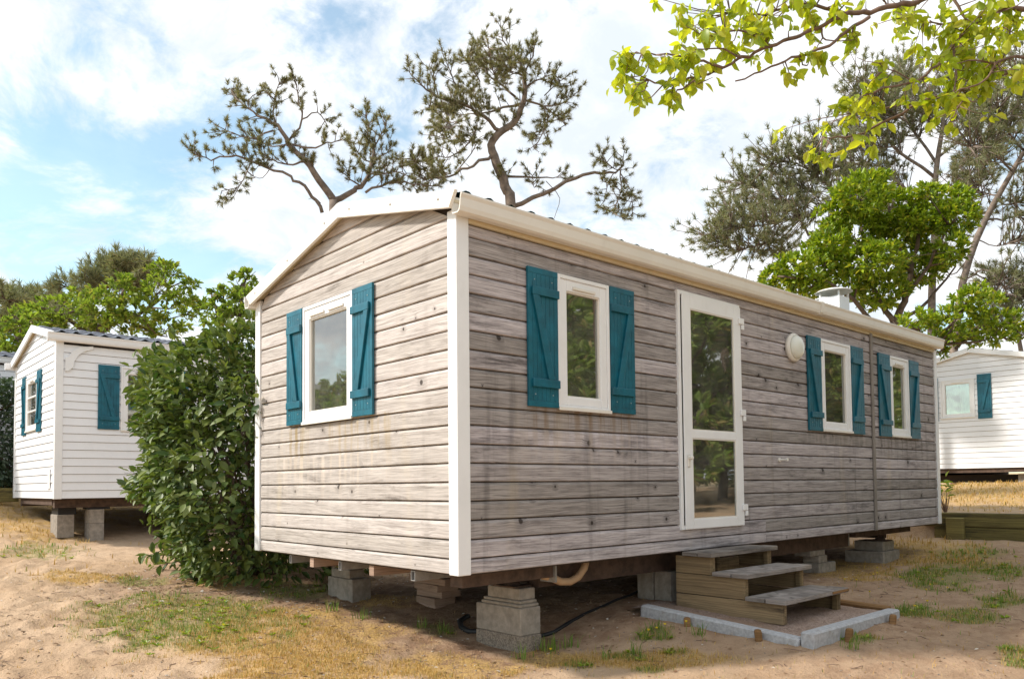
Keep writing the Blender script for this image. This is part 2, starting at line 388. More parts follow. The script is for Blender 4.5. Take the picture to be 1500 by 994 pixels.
# ------------------------------------------------------------------ terrain
CP=np.array([(.8,.2,-.66),(0,-.3,-.66),(-1,1,-.62),(-2.1,2,-.6),(.7,2.5,-.5),(1.9,.06,-.505),(2.0,-1.35,-.57),(1.8,-.9,-.57),(3.4,-1.4,-.54),(1.2,-1.5,-.64),
(-3,-4,-.75),(5.3,.28,-.46),(7.,.28,-.45),(8.6,0,-.28),(8.6,-1,-.28),(6,-2,-.42),(4,-3,-.58),(.2,4.4,-.4),(-.5,5.5,-.36),(.15,9.3,-.2),(-.4,9.7,-.1),
(-1,12,.25),(2,12,.22),(-1,13.3,.62),(-1,14.5,.9),(2,14.,.75),(5,14,.75),(3,16,.9),(-1,18,.95),(-1.5,25,1.),(5,25,1.1),(4,6,-.3),(8,5,-.1),(12,5,.05),(9.5,0,-.24),(12,2,-.05),(15,1,.12),(16.4,2,.16),(16,-2,.12),
(25,5,.3),(25,-6,.25),(12,12,.5),(-6,8,-.3),(-8,-8,-.8),(8,-10,-.6),(60,0,1.),(60,60,1.4),(0,60,1.4),(-60,0,.0),(0,-60,-.6),(-60,60,1.),(60,-60,.6),(-60,-60,-.6),(20,25,.9),(-14,20,.3)],float)
def _k(r2): return np.where(r2>0,.5*r2*np.log(r2+1e-12),0.)
_P=CP[:,:2]; _n=len(_P)
_A=np.zeros((_n+3,_n+3)); _A[:_n,:_n]=_k(((_P[:,None]-_P[None])**2).sum(-1))+np.eye(_n)*.15
_A[:_n,_n]=1;_A[:_n,_n+1:]=_P;_A[_n:,:_n]=_A[:_n,_n:].T
_w=np.linalg.solve(_A,np.r_[CP[:,2],0,0,0])
def sst(a,b,x):
    t=np.clip((x-a)/(b-a),0,1); return t*t*(3-2*t)
def height(x,y):
    x=np.asarray(x,float);y=np.asarray(y,float)
    xc=np.clip(x,-60,60);yc=np.clip(y,-60,60)
    q=np.stack([xc.ravel(),yc.ravel()],-1)
    h=_k(((q[:,None]-_P[None])**2).sum(-1))@_w[:_n]+_w[_n]+q@_w[_n+1:]
    h=h.reshape(x.shape)
    def seg(x0,y0,x1,y1):
        dx,dy=x1-x0,y1-y0; t=np.clip(((x-x0)*dx+(y-y0)*dy)/(dx*dx+dy*dy),0,1); return (x-x0-t*dx)**2+(y-y0-t*dy)**2
    h=h+.016*np.exp(-np.minimum(seg(1.93,-.3,1.93,-1.3),seg(1.93,-1.33,3.3,-1.33))/.10)
    return h+.34*sst(8.95,9.08,x)*(1-sst(2.,4.5,y))

BLOBS = [('g', -0.65, 2.8, 0.65, -0.53, -0.37, -1.04), ('g', -0.43, 4.79, 0.22, -0.17, -0.1, -0.34), ('g', -0.69, 8.22, 0.46, -0.12, -0.16, -0.82), ('g', 0.57, 3.42, 0.32, -0.25, -0.23, -0.47), ('d', -0.29, 1.79, 0.71, -0.53, -0.53, -1.1), ('d', 0.17, 0.39, 0.44, -0.41, -0.21, -0.28), ('d', 0.22, 4.27, 0.45, -0.33, -0.2, -0.49), ('d', -0.2, 10.81, 0.77, -0.15, -0.44, -2.28), ('d', -0.85, 5.42, 0.49, -0.4, -0.09, -0.39), ('g', 6.07, -0.7, 0.15, -0.42, -1.14, -0.4), ('g', 3.74, -1.31, 0.12, -0.14, -0.36, -0.14), ('g', 6.49, -1.04, 0.11, -0.33, -0.73, -0.22), ('g', 4.74, -1.67, 0.12, -0.18, -0.35, -0.1), ('g', 7.78, -0.43, 0.09, -0.43, -0.5, -0.16), ('d', 7.68, 0.11, 0.17, -0.9, -1.33, -0.49), ('g', 1.66, -0.24, 0.08, -0.10, -0.12, -0.10), ('g', 1.16, -0.40, 0.07, -0.10, -0.08, -0.07), ('g', 0.78, -0.28, 0.06, -0.08, -0.06, -0.06), ('g', 1.40, -.62, .06, -.08, -.05, -.05), ('g', 1.0, -.7, .06, -.07, -.05, -.04), ('g', 2.53, -1.42, 0.12, -0.1, -0.12, -0.06), ('g', 2.92, -2.27, 0.09, -0.1, -0.3, -0.08), ('d', 1.19, -0.55, 0.32, -0.44, -0.17, -0.13), ('d', 0.85, -0.04, 0.23, -0.36, -0.17, -0.17), ('g', 3.86, -1.63, 0.2, -0.24, -0.3, -0.1), ('d', 5.89, 0.19, 0.31, -0.41, -0.97, -0.44), ('g', 2.19, -0.11, 0.06, -0.07, -0.1, -0.07), ('d', 0.93, 2.36, 0.29, -0.24, -0.15, -0.24), ('g', 0.69, 1.18, 0.12, -0.11, -0.09, -0.13),
         ('d', -.6, 1.0, .5, -.35, -.3, -.8), ('d', 14, 1, 0, 4.5, 4.6, 0), ('d', -1.2, 11.3, 1.6, 0, 0, 1.6), ('d', 4, 12.5, 7, 0, 0, 2.2)]
_hash = np.random.default_rng(3).random((256, 256))
def vnoise(x, y, f, o=0):
    x = np.asarray(x)*f+o*13.7; y = np.asarray(y)*f+o*7.1; i = np.floor(x).astype(int); j = np.floor(y).astype(int)
    u = x-i; v = y-j; u = u*u*(3-2*u); v = v*v*(3-2*v)
    h = lambda a, b: _hash[a % 256, b % 256]
    return (h(i, j)*(1-u)+h(i+1, j)*u)*(1-v)+(h(i, j+1)*(1-u)+h(i+1, j+1)*u)*v
def cover(x, y):
    g = np.zeros_like(x); d = np.zeros_like(x)
    for k, cx, cy, ax, ay, bx, by in BLOBS:
        det = ax*by-ay*bx
        u = ((x-cx)*by-(y-cy)*bx)/det; v = (ax*(y-cy)-ay*(x-cx))/det
        r = np.sqrt(u*u+v*v) + (vnoise(x, y, 5., 1)-.5)*.55 + (vnoise(x, y, 13., 2)-.5)*.35
        m = 1-sst(.55, 1.15, r)
        if k == 'g': g = np.maximum(g, m)
        else: d = np.maximum(d, m)
    far = sst(24, 34, np.hypot(x, y)); g = np.maximum(g, far*.6)
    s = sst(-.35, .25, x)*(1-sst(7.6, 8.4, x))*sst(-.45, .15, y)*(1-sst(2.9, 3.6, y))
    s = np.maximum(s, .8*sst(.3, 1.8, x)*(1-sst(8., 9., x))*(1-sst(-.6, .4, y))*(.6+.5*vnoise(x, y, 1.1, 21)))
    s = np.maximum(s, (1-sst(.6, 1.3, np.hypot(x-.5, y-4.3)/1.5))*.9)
    return g, d, s
def micro(x, y):
    path = 1-sst(-1.3, -.2, x+.35*(3-y)*.3)
    a = (vnoise(x, y, 1.3, 3)-.5)*.05+(vnoise(x, y, 4.5, 4)-.5)*.045
    b = (vnoise(x, y, 8., 5)-.5)*.030+(vnoise(x, y, 17., 6)-.5)*.016
    near = 1-sst(12, 20, np.hypot(x, y))
    return (a*.55+b*(.6+1.35*path))*near
def ground_z(x, y):
    x = np.atleast_1d(np.asarray(x, float)); y = np.atleast_1d(np.asarray(y, float))
    return height(x, y)+micro(x, y)
def gz(x, y): return float(ground_z(x, y)[0])
def axis(lo, hi, step, far):
    a = list(np.arange(lo, hi+1e-6, step)); s = step; v = hi; out = []
    while v < far: s *= 1.22; v += s; out.append(v)
    s = step; v = lo; pre = []
    while v > -far: s *= 1.22; v -= s; pre.append(v)
    return np.array(pre[::-1]+a+out)
xs = axis(-3.2, 10, .045, 400); ys = axis(-3.6, 10, .045, 400)
X, Y = np.meshgrid(xs, ys, indexing='xy'); xf, yf = X.ravel(), Y.ravel()
Zf = np.concatenate([ground_z(a, b) for a, b in zip(np.array_split(xf, 40), np.array_split(yf, 40))])
nx, ny = len(xs), len(ys)
ii = (np.arange(ny-1)[:, None]*nx+np.arange(nx-1)[None]).ravel()
gm = arrays_mesh('ground', np.stack([xf, yf, Zf], 1), np.stack([ii, ii+1, ii+nx+1, ii+nx], 1), True)
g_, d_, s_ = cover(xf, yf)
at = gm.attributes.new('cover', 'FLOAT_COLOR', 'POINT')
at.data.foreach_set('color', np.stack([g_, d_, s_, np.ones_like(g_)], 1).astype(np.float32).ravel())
tag(link('ground', gm, M['ground']), 'sandy campsite ground with dry grass patches', kind='structure')

# ------------------------------------------------------------------ mobile homes
RID, EAVN, EAVF = (1.38, 2.735), (-.09, 2.42), (3.07, 2.325)      # roof outline (y, z): ridge, near eave, far eave
def roof_z(y):
    a, b = (EAVN, RID) if y <= RID[0] else (RID, EAVF)
    return a[1]+(b[1]-a[1])*(y-a[0])/(b[0]-a[0])
def FR(kind, Wd, L):
    return {'front': ((0, 0, 0), (0, 0, 0)), 'end': ((0, Wd, 0), (0, 0, -math.pi/2)), 'back': ((L, Wd, 0), (0, 0, math.pi)), 'far': ((L, 0, 0), (0, 0, math.pi/2))}[kind]

def plank_mesh(boxes, style):
    """boxes: (xb0, xb1, xt0, xt1, za, zb, full) in wall coordinates; outward is -Y"""
    mb = MB()
    for xb0, xb1, xt0, xt1, za, zb, full in boxes:
        if style == 'wood':
            pr = [(.020, za-.004), (.003, za), (0, za+.003)] + ([(0, zb-.018), (.009, zb-.002), (.020, zb)] if full else [(0, zb), (.020, zb)])
        else:
            pr = [(.016, za), (-.009, za), (-.010, za+.004), (.002, zb), (.016, zb)]
        def xx(z, b, t):
            k = min(max((z-za)/max(zb-za, 1e-6), 0), 1); return b+(t-b)*k
        mb.quad_strip([[(xx(z, xb0, xt0), y, z) for y, z in pr], [(xx(z, xb1, xt1), y, z) for y, z in pr]])
    return mb
def cladding(home, fr, x0, x1, rows, opens, mat, style='wood', gable=None, splits={}, name='plank'):
    for ri, (za, zb) in enumerate(rows):
        lo = (x0, x1); hi = (x0, x1)
        if gable:
            def rng_at(z):
                a, b = x0, x1; xsn = np.linspace(x0, x1, 301); ok = [x for x in xsn if gable(x) > z]
                return (max(a, min(ok)), min(b, max(ok))) if ok else None
            lo, hi = rng_at(za), rng_at(zb)
            if lo is None: continue
            if hi is None:
                xm = (lo[0]+lo[1])/2; hi = (xm-.02, xm+.02)
        cuts = sorted(set([c for c in splits.get(ri, splits.get('all', []))]))
        segs = []; a = None
        edges = [None]+cuts+[None]
        for i in range(len(edges)-1):
            segs.append((edges[i], edges[i+1]))
        for sa, sb in segs:
            b0, t0 = (lo[0], hi[0]) if sa is None else (sa+.0015, sa+.0015)
            b1, t1 = (lo[1], hi[1]) if sb is None else (sb-.0015, sb-.0015)
            pieces = []; cur_b, cur_t = b0, t0
            ops = [o for o in sorted(opens) if o[2] < zb-.004 and o[3] > za+.004 and o[0] < b1 and o[1] > b0]
            cur = []
            for o in ops:
                cur.append((cur_b, o[0], cur_t, o[0], za, zb, True))
                below = (za, o[2]) if o[2]-za > .012 else None; above = (o[3], zb) if zb-o[3] > .012 else None
                if below: cur.append((o[0], o[1], o[0], o[1], below[0], below[1], False))
                if above: cur.append((o[0], o[1], o[0], o[1], above[0], above[1], True))
                if not below and not above: pieces.append(cur); cur = []
                cur_b = cur_t = o[1]
            cur.append((cur_b, b1, cur_t, t1, za, zb, True)); pieces.append(cur)
            for pc in pieces:
                if pc: obj(name, plank_mesh(pc, style), mat, home, *fr)

def panel(mb, x0, x1, z0, z1, opens, y0, y1):
    xsn = sorted({x0, x1, *[o[0] for o in opens], *[o[1] for o in opens]})
    for a, b in zip(xsn[:-1], xsn[1:]):
        cov = sorted([(o[2], o[3]) for o in opens if o[0] <= a+1e-6 and o[1] >= b-1e-6]); z = z0
        for p, q in cov:
            if p > z: mb.box(a, b, y0, y1, z, p)
            z = max(z, q)
        if z < z1: mb.box(a, b, y0, y1, z, z1)
def ring(mb, x0, x1, z0, z1, wd, y0, y1, wb=None, wt=None, ws=None):
    wb = wb or wd; wt = wt or wd
    mb.box(x0, x0+wd, y0, y1, z0, z1); mb.box(x1-wd, x1, y0, y1, z0, z1)
    mb.box(x0+wd, x1-wd, y0, y1, z0, z0+wb); mb.box(x0+wd, x1-wd, y0, y1, z1-wt, z1); return mb

def window(home, fr, X0, X1, Z0, Z1, vents=1, bars=0, cloth=False, net=False):
    o = obj('window', ring(MB(), X0, X1, Z0, Z1, .028, -.020, .060), M['white'], home, *fr, bevel=.003)
    a, b, c, d = X0+.0285, X1-.0285, Z0+.0285, Z1-.0285
    obj('sash', ring(MB(), a, b, c, d, .070, -.012, .045, wb=.062, wt=.082), M['white'], o, bevel=.005)
    obj('pane', MB().box(a+.06, b-.06, .016, .022, c+.055, d-.075), M['glass'], o)
    obj('sill', MB().box(X0-.002, X1+.002, -.032, -.0205, Z0-.012, Z0+.012), M['cream'], o, bevel=.002)
    obj('glazing_bead', ring(MB(), a+.0705, b-.0705, c+.0625, d-.0825, .008, -.002, .0155), M['cream'], o)
    wv = (b-a)
    for k in range(vents):
        xc = (X0+X1)/2 if vents == 1 else X0+(X1-X0)*(.30 if k == 0 else .68)
        hw = min(.12, wv*.24)
        obj('vent', MB().box(xc-hw, xc+hw, -.026, -.0125, d-.066, d-.044), M['cream'], o, bevel=.003)
    for k in range(bars):
        z = c+.062+(d-c-.144)*(k+1)/(bars+1); obj('glazing_bar', MB().box(a+.071, b-.071, -.008, .0155, z-.012, z+.012), M['white'], o)
    if net:
        nm = MB(); tp = [(a+(b-a)*i/40, .09+.008*math.sin(i*1.3), Z1) for i in range(41)]; nm.quad_strip([tp, [(p[0], p[1], Z0) for p in tp]], closed=False, cap=False)
        obj('curtain', nm, M['net'], o, smooth=True)
    if cloth:
        def drape(xa, xb, y, za, zb, amp, n):
            mb = MB(); N = 40; top = [(xa+(xb-xa)*i/N, y+amp*math.sin(i*n/N*2*math.pi), za) for i in range(N+1)]
            bot = [(p[0], p[1], zb) for p in top]; mb.quad_strip([top, bot], closed=False, cap=False); return mb
        obj('curtain', drape(a+.01, a+wv*.56, .14, Z1+.05, Z0-.1, .018, 5), M['curtain'], o, smooth=True)
        obj('curtain', drape(a+wv*.57, a+wv*.66, .16, Z1+.05, Z0-.1, .012, 2), M['plum'], o, smooth=True)
        obj('curtain', drape(a+wv*.66, b-.02, .45, Z0+.62, Z0+.30, .015, 3), M['blue_cloth'], o, smooth=True)
    return o
def shutter(home, fr, X0, X1, Z0, Z1, lean, mat='teal'):
    """lean +1: the brace runs from the upper left to the lower right"""
    X0 += .004; X1 -= .004; mb = MB(); n = 7; wd = (X1-X0)/n
    for i in range(n): mb.box(X0+i*wd+.0012, X0+(i+1)*wd-.0012, -.026, -.006, Z0+.042, Z1-.042)
    mb.box(X0+.002, X1-.002, -.0225, -.0065, Z0+.02, Z1-.02)
    mb.box(X0, X1, -.0265, -.0055, Z0, Z0+.041); mb.box(X0, X1, -.0265, -.0055, Z1-.041, Z1)
    o = obj('shutter', mb, M[mat], home, *fr, bevel=.0016)
    i0, i1 = (X0+.028, X1-.002) if lean > 0 else (X0+.002, X1-.028)
    zb, ztp = Z0+.135, Z1-.195
    obj('batten', MB().box(i0, i1, -.046, -.027, zb, zb+.058), M[mat], o, bevel=.003)
    obj('batten', MB().box(i0, i1, -.046, -.027, ztp, ztp+.058), M[mat], o, bevel=.003)
    hw = .030
    za, zc2 = zb+.0585, ztp-.0005
    xt, xb_ = (i0+hw+.004, i1-hw-.05) if lean > 0 else (i1-hw-.004, i0+hw+.05)
    obj('brace', MB().prism([(xb_-hw, za), (xb_+hw, za), (xt+hw, zc2), (xt-hw, zc2)], -.045, -.027), M[mat], o, bevel=.003)
    sm = MB()
    for x in (X0+.06, X1-.06):
        for z in (Z0+.085, Z1-.085): sm.lathe([(.0045, 0), (.0045, .003), (.001, .004)], 8, (x, -.026, z), 'Y')
    obj('screw', sm, M['fleck'], o)
    return o
def roof_sheet(home, x0, x1, near, mat, name='roof'):
    (ya, za), (yb, zb) = ((EAVN[0]+.035, roof_z(EAVN[0]+.035)), RID) if near else ((EAVF[0]-.02, roof_z(EAVF[0]-.02)), RID)
    nxs = int((x1-x0)/.03)+1; xsn = np.linspace(x0, x1, nxs); t = []
    rows = 5
    for r in range(rows): t += [(r/rows, .016), ((r+1)/rows-.002, .0)]
    V = []
    for tt, dz in t:
        for x in xsn:
            ph = (x % .19)/.19; wv = .018*max(0, math.sin(ph*2*math.pi))+.006*math.sin(ph*2*math.pi)
            V.append((x, ya+(yb-ya)*tt, za+(zb-za)*tt+dz+wv-.017))
    n = nxs; F = []
    for j in range(len(t)-1):
        for i in range(n-1): F.append((j*n+i, j*n+i+1, (j+1)*n+i+1, (j+1)*n+i))
    return link(name, arrays_mesh(name, V, F), mat, home)

def shell(home, L, Wd, opens, mats, base_z=.0, wall_top=2.30, inner='interior'):
    """backing walls, floor, ceiling, roof deck"""
    for kind, ln in (('front', L), ('end', Wd), ('back', L), ('far', Wd)):
        mb = MB(); ops = opens.get(kind, [])
        e0 = .062 if kind in ('end', 'far') else .022
        panel(mb, e0, ln-e0, base_z+.012, wall_top, ops, .022, .060)
        if kind in ('end', 'far'):
            pts = [(y, roof_z(y)-.06) for y in (.03, RID[0], Wd-.03)]
            poly = [(.03, wall_top+.001)]+pts+[(Wd-.03, wall_top+.001)]
            if kind == 'end': poly = [(Wd-a, b) for a, b in poly]
            mb.prism(poly, .022, .060)
        obj('wall', mb, M['backing'], home, *FR(kind, Wd, L))
        mi = MB(); panel(mi, .07, ln-.07, base_z+.03, 2.2, ops, .0605, .066); obj('lining', mi, M[inner], home, *FR(kind, Wd, L))
    obj('floor', MB().box(.03, L-.03, .03, Wd-.03, base_z-.012, base_z+.010), M['underside'], home)
    obj('ceiling', MB().box(.07, L-.07, .07, Wd-.07, 2.21, 2.24), M['interior'], home)
    deck = MB(); pts = [(EAVN[0]+.06, roof_z(EAVN[0]+.06)-.05), (RID[0], RID[1]-.05), (EAVF[0]-.04, roof_z(EAVF[0]-.04)-.05)]
    poly = pts+[(y, z-.02) for y, z in pts[::-1]]
    deck.prism(poly, -.05, L+.06, 'YZ'); obj('roof_deck', deck, M['trim'], home)
def fascias(home, L, mat, screws=True):
    for xa, xb in ((-.082, -.056), (L+.066, L+.092)):
        n = [(EAVN[0]-.0, EAVN[1]), (RID[0]-.0005, RID[1]), (RID[0]-.0005, RID[1]-.115), (-.025, roof_z(-.025)-.115)]
        f = [(RID[0]+.0005, RID[1]), (EAVF[0], EAVF[1]), (EAVF[0]-.09, roof_z(EAVF[0]-.09)-.115), (RID[0]+.0005, RID[1]-.115)]
        for poly in (n, f):
            o = obj('fascia', MB().prism(poly, xa, xb, 'YZ'), mat, home, bevel=.003)
            ys_ = [poly[0][0]*(1-t)+poly[1][0]*t for t in (.12, .5, .88)]
            if screws and xa < 0:
                sm = MB()
                for y in ys_: sm.lathe([(.009, -.0), (.009, -.003), (.003, -.005)], 8, (xa, y, roof_z(y)-.055), 'X')
                obj('screw', sm, M['screw'], o)
def gutter(home, x0, x1, mat, back=False, tilt=.0, Wd=3.):
    out = [(-.018, 2.40), (-.018, 2.298), (-.030, 2.284), (-.080, 2.282), (-.098, 2.292), (-.107, 2.32), (-.112, 2.372), (-.122, 2.392), (-.122, 2.402)]
    inn = [(-.114, 2.402), (-.106, 2.375), (-.100, 2.325), (-.092, 2.300), (-.078, 2.290), (-.034, 2.292), (-.024, 2.303), (-.024, 2.40)]
    poly = out+inn
    if back: poly = [(Wd-.02-y, z-.075) for y, z in poly]
    mb = MB(); mb.prism(poly, x0, x1, 'YZ')
    o = obj('gutter', mb, mat, home); o.rotation_euler = (0, -tilt, 0); return o

def rows_for(z0, first, pitch, top, gap=.0045):
    r = []; z = first
    if first-z0 > .03: r.append((z0+.001, first-gap))
    while z < top-.02:
        r.append((z+gap, min(z+pitch, top)-gap)); z += pitch
    return r

# ---------------- the grey timber home
Wm, Lm = 3.0, 8.056
home = tag(empty('mobile_home', (0, 0, 0)), 'weathered grey timber mobile home with teal shutters and white glazed door', 'mobile home')
fe, ff = FR('end', Wm, Lm), FR('front', Wm, Lm)
w_end = (Wm-2.07, Wm-1.268, 1.086, 2.052)
w_f = [(.893, 1.45, 1.104, 2.074), (4.817, 5.508, 1.104, 2.074), (6.549, 7.112, 1.104, 2.074)]
door_o = (2.317, 3.265, .174, 2.191)
inset = lambda o, e=.012: (o[0]+e, o[1]-e, o[2]+e, o[3]-e)
op_f = [inset(o) for o in w_f]+[inset(door_o)]; op_e = [inset(w_end)]
shell(home, Lm, Wm, {'front': op_f, 'end': op_e}, None)
rows = rows_for(0, .0955, .1226, 2.262)
spl = {k: [6.06] for k in range(40)}; spl[0] = [3.672, 6.06]; spl[1] = [3.672, 6.06]
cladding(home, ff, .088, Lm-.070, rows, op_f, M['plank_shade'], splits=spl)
rows_e = rows_for(0, .0955, .1226, 2.70)
cladding(home, fe, .082, Wm-.083, rows_e, op_e, M['plank'], gable=lambda x: roof_z(Wm-x)-.085)
cladding(home, FR('far', Wm, Lm), .07, Wm-.07, rows_e, [], M['plank'], gable=lambda x: roof_z(x)-.085)
cladding(home, FR('back', Wm, Lm), .07, Lm-.07, rows_for(0, .0955, .1226, 2.22), [], M['plank'])
cp = MB(); cp.prism([(-.014, -.014), (.090, -.014), (.090, .021), (.021, .021), (.021, .084), (-.014, .084)], -.006, 2.335, 'XY')
obj('corner_post', cp, M['white'], home, bevel=.006)
cp = MB(); cp.prism([(-.014, Wm+.014), (-.014, Wm-.084), (.021, Wm-.084), (.021, Wm-.021), (.09, Wm-.021), (.09, Wm+.014)], -.006, 2.27, 'XY')
obj('corner_post', cp, M['white'], home, bevel=.006)
cp = MB(); cp.prism([(Lm+.014, -.014), (Lm-.072, -.014), (Lm-.072, .021), (Lm-.021, .021), (Lm-.021, .084), (Lm+.014, .084)], -.006, 2.30, 'XY')
obj('corner_post', cp, M['white'], home, bevel=.006)
obj('joint_strip', MB().box(6.032, 6.088, -.022, -.0005, -.004, 2.28), M['rail'], home, bevel=.006)
obj('soffit_trim', MB().box(.092, Lm-.074, -.010, .021, 2.264, 2.290), M['trim'], home)
obj('soffit_trim', MB().box(.092, Lm-.074, -.022, .021, 2.2915, 2.326), M['trim'], home, bevel=.003)
fascias(home, Lm, M['cream'])
roof_sheet(home, -.055, Lm+.065, True, M['tile']); roof_sheet(home, -.055, Lm+.065, False, M['tile'])
gutter(home, -.045, Lm+.03, M['cream'], tilt=.0035); gutter(home, -.085, Lm+.03, M['cream'], back=True)
gc = MB(); gc.prism([(-.125, 2.406), (-.125, 2.39), (-.112, 2.30), (-.09, 2.278), (-.03, 2.278), (-.0145, 2.295), (-.0145, 2.3), (-.03, 2.286), (-.085, 2.286), (-.104, 2.304), (-.117, 2.39), (-.117, 2.406)], 4.66, 4.72, 'YZ')
o = obj('gutter_joint', gc, M['cream'], home); o.rotation_euler = (0, -.0035, 0)
window(home, fe, *w_end, vents=2, cloth=True)
for i, o in enumerate(w_f): window(home, ff, *o, vents=(1, 0, 1)[i], net=(i == 0))
shutter(home, fe, Wm-2.356, Wm-2.072, 1.086, 2.052, 1); shutter(home, fe, Wm-1.266, Wm-.972, 1.086, 2.052, -1)
for a, b, lean in ((.594, .892, 1), (1.451, 1.744, -1), (4.521, 4.816, 1), (5.509, 5.819, -1), (6.224, 6.548, 1), (7.113, 7.423, -1)):
    shutter(home, ff, a, b, 1.092 if a > 4 else 1.104, 2.074, lean)
# door
X0, X1, Z0, Z1 = door_o
dr = MB(); ring(dr, X0, X1, Z0, Z1, .036, -.020, .060)
door = obj('door', dr, M['white'], home, *ff, bevel=.003)
lf = MB(); a, b, c, d = X0+.045, X1-.012, Z0+.004, Z1-.028
ring(lf, a, b, c, d, .112, -.034, -.0205, wb=.082, wt=.115)
lf.box(a+.112, b-.112, -.034, -.0205, .944, 1.012)
leaf = obj('door_leaf', lf, M['white'], door, bevel=.004)
for z0, z1 in ((c+.082, .944), (1.012, d-.115)):
    obj('pane', MB().box(a+.105, b-.105, -.020, -.014, z0-.004, z1+.004), M['glass'], door)
    obj('glazing_bead', ring(MB(), a+.1125, b-.1125, z0+.0005, z1-.0005, .009, -.030, -.0205), M['cream'], door)
for z in (2.015, 1.175, .315):
    h = MB(); h.box(X1-.052, X1+.028, -.050, -.0345, z-.004, z+.052, .004); h.box(X1-.008, X1+.032, -.048, -.0345, z-.052, z-.006, .004)
    obj('hinge', h, M['white'], door)
hd = MB(); hd.box(X0+.075, X0+.115, -.044, -.0345, .70, .80, .004); hd.lathe([(.012, 0), (.012, .012), (.017, .014), (.017, .03), (.012, .034)], 12, (X0+.095, -.044, .775), 'Y')
hd.beam((X0+.095, -.07, .775), (X0+.055, -.072, .775), .012, .016); obj('handle', hd, M['cream'], door)
# wall lamp, spigot, chimney
lp = MB(); lp.lathe([(.128, 0), (.142, .004), (.144, .03), (.134, .045), (.124, .048)], 40, (4.245, 0, 1.912), 'Y')
wl = obj('wall_lamp', lp, M['cream'], home, smooth=True)
dm = MB(); dm.lathe([(.122, .046), (.118, .062), (.104, .082), (.078, .098), (.042, .107), (.004, .109)], 40, (4.245, 0, 1.912), 'Y'); obj('diffuser', dm, M['lamp'], wl, smooth=True)
sp = MB(); sp.lathe([(.021, 0), (.021, .012), (.011, .014), (.011, .075), (.015, .076), (.015, .095)], 14, (3.94, 0, .78), 'Y'); obj('spigot', sp, M['cream'], home, smooth=False)
ch = MB(); ch.box(6.28, 6.55, .45, .72, 2.50, 2.86)
chim = obj('chimney', ch, M['white'], home, bevel=.008)
cb = MB()
for x, y in ((6.285, .455), (6.525, .455), (6.525, .695), (6.285, .695)): cb.box(x, x+.02, y, y+.02, 2.8605, 2.925)
obj('cap_post', cb, M['white'], chim)
cc = MB(); cc.lathe([(.215, 2.925), (.22, 2.930), (.20, 2.945), (.13, 2.965), (.05, 2.975), (.005, 2.977)], 28, (6.415, .585, 0)); obj('chimney_cap', cc, M['cream'], chim, smooth=True)
# floor frame below
for y, wd, hgt, m, x1 in ((2.03, .062, .075, 'joist', 2.6), (1.112, .062, .075, 'joist', 2.6), (2.398, .034, .068, 'galv', 7.9), (1.562, .040, .068, 'galv', 7.9), (.575, .050, .068, 'galv', 7.9)):
    if m == 'joist': obj('joist', MB().box(.03, x1, y-wd, y, -.09, -.0145), M['joist'], home)
    else:
        mb = MB(); mb.box(.03, x1, y-wd, y-wd+.005, -.083, -.0145); mb.box(.03, x1, y-.005, y, -.083, -.0145); mb.box(.03, x1, y-wd+.005, y-.005, -.083, -.078); mb.box(.03, x1, y-wd+.005, y-.005, -.02, -.0145)
        obj('floor_rail', mb, M['galv'], home)
obj('chassis_beam', MB().box(.16, 1.0, .17, .30, -.112, -.0145), M['rust'], home)
obj('chassis_beam', MB().box(1.0, 6.05, .32, .42, -.20, -.0145), M['rust'], home)
obj('chassis_beam', MB().box(6.1, 7.7, .25, .36, -.10, -.0145), M['rust'], home)
obj('chassis_beam', MB().box(.4, 7.7, 2.45, 2.57, -.15, -.088), M['rust'], home)
obj('bracket', MB().box(6.0505, 6.075, .315, .425, -.195, -.03), M['galv'], home)
obj('bracket', MB().box(1.001, 1.02, .15, .31, -.15, -.02), M['galv'], home)
for x in (.72, 2.45, 5.2, 7.0): obj('cross_beam', MB().box(x+.3, x+.38, .43, 2.44, -.18, -.088), M['rust'], home)
obj('drain_pipe', MB().tube([(.96, .24, -.10), (1.05, .235, -.125), (1.14, .235, -.162), (1.24, .235, -.172), (1.33, .235, -.145), (1.40, .235, -.085), (1.43, .24, -.02)], .030, 12), M['pipe'], home, smooth=True)
obj('drain_pipe', MB().tube([(1.06, .40, -.06), (1.16, .39, -.10), (1.26, .39, -.09), (1.32, .40, -.02)], .026, 12), M['pipe'], home, smooth=True)

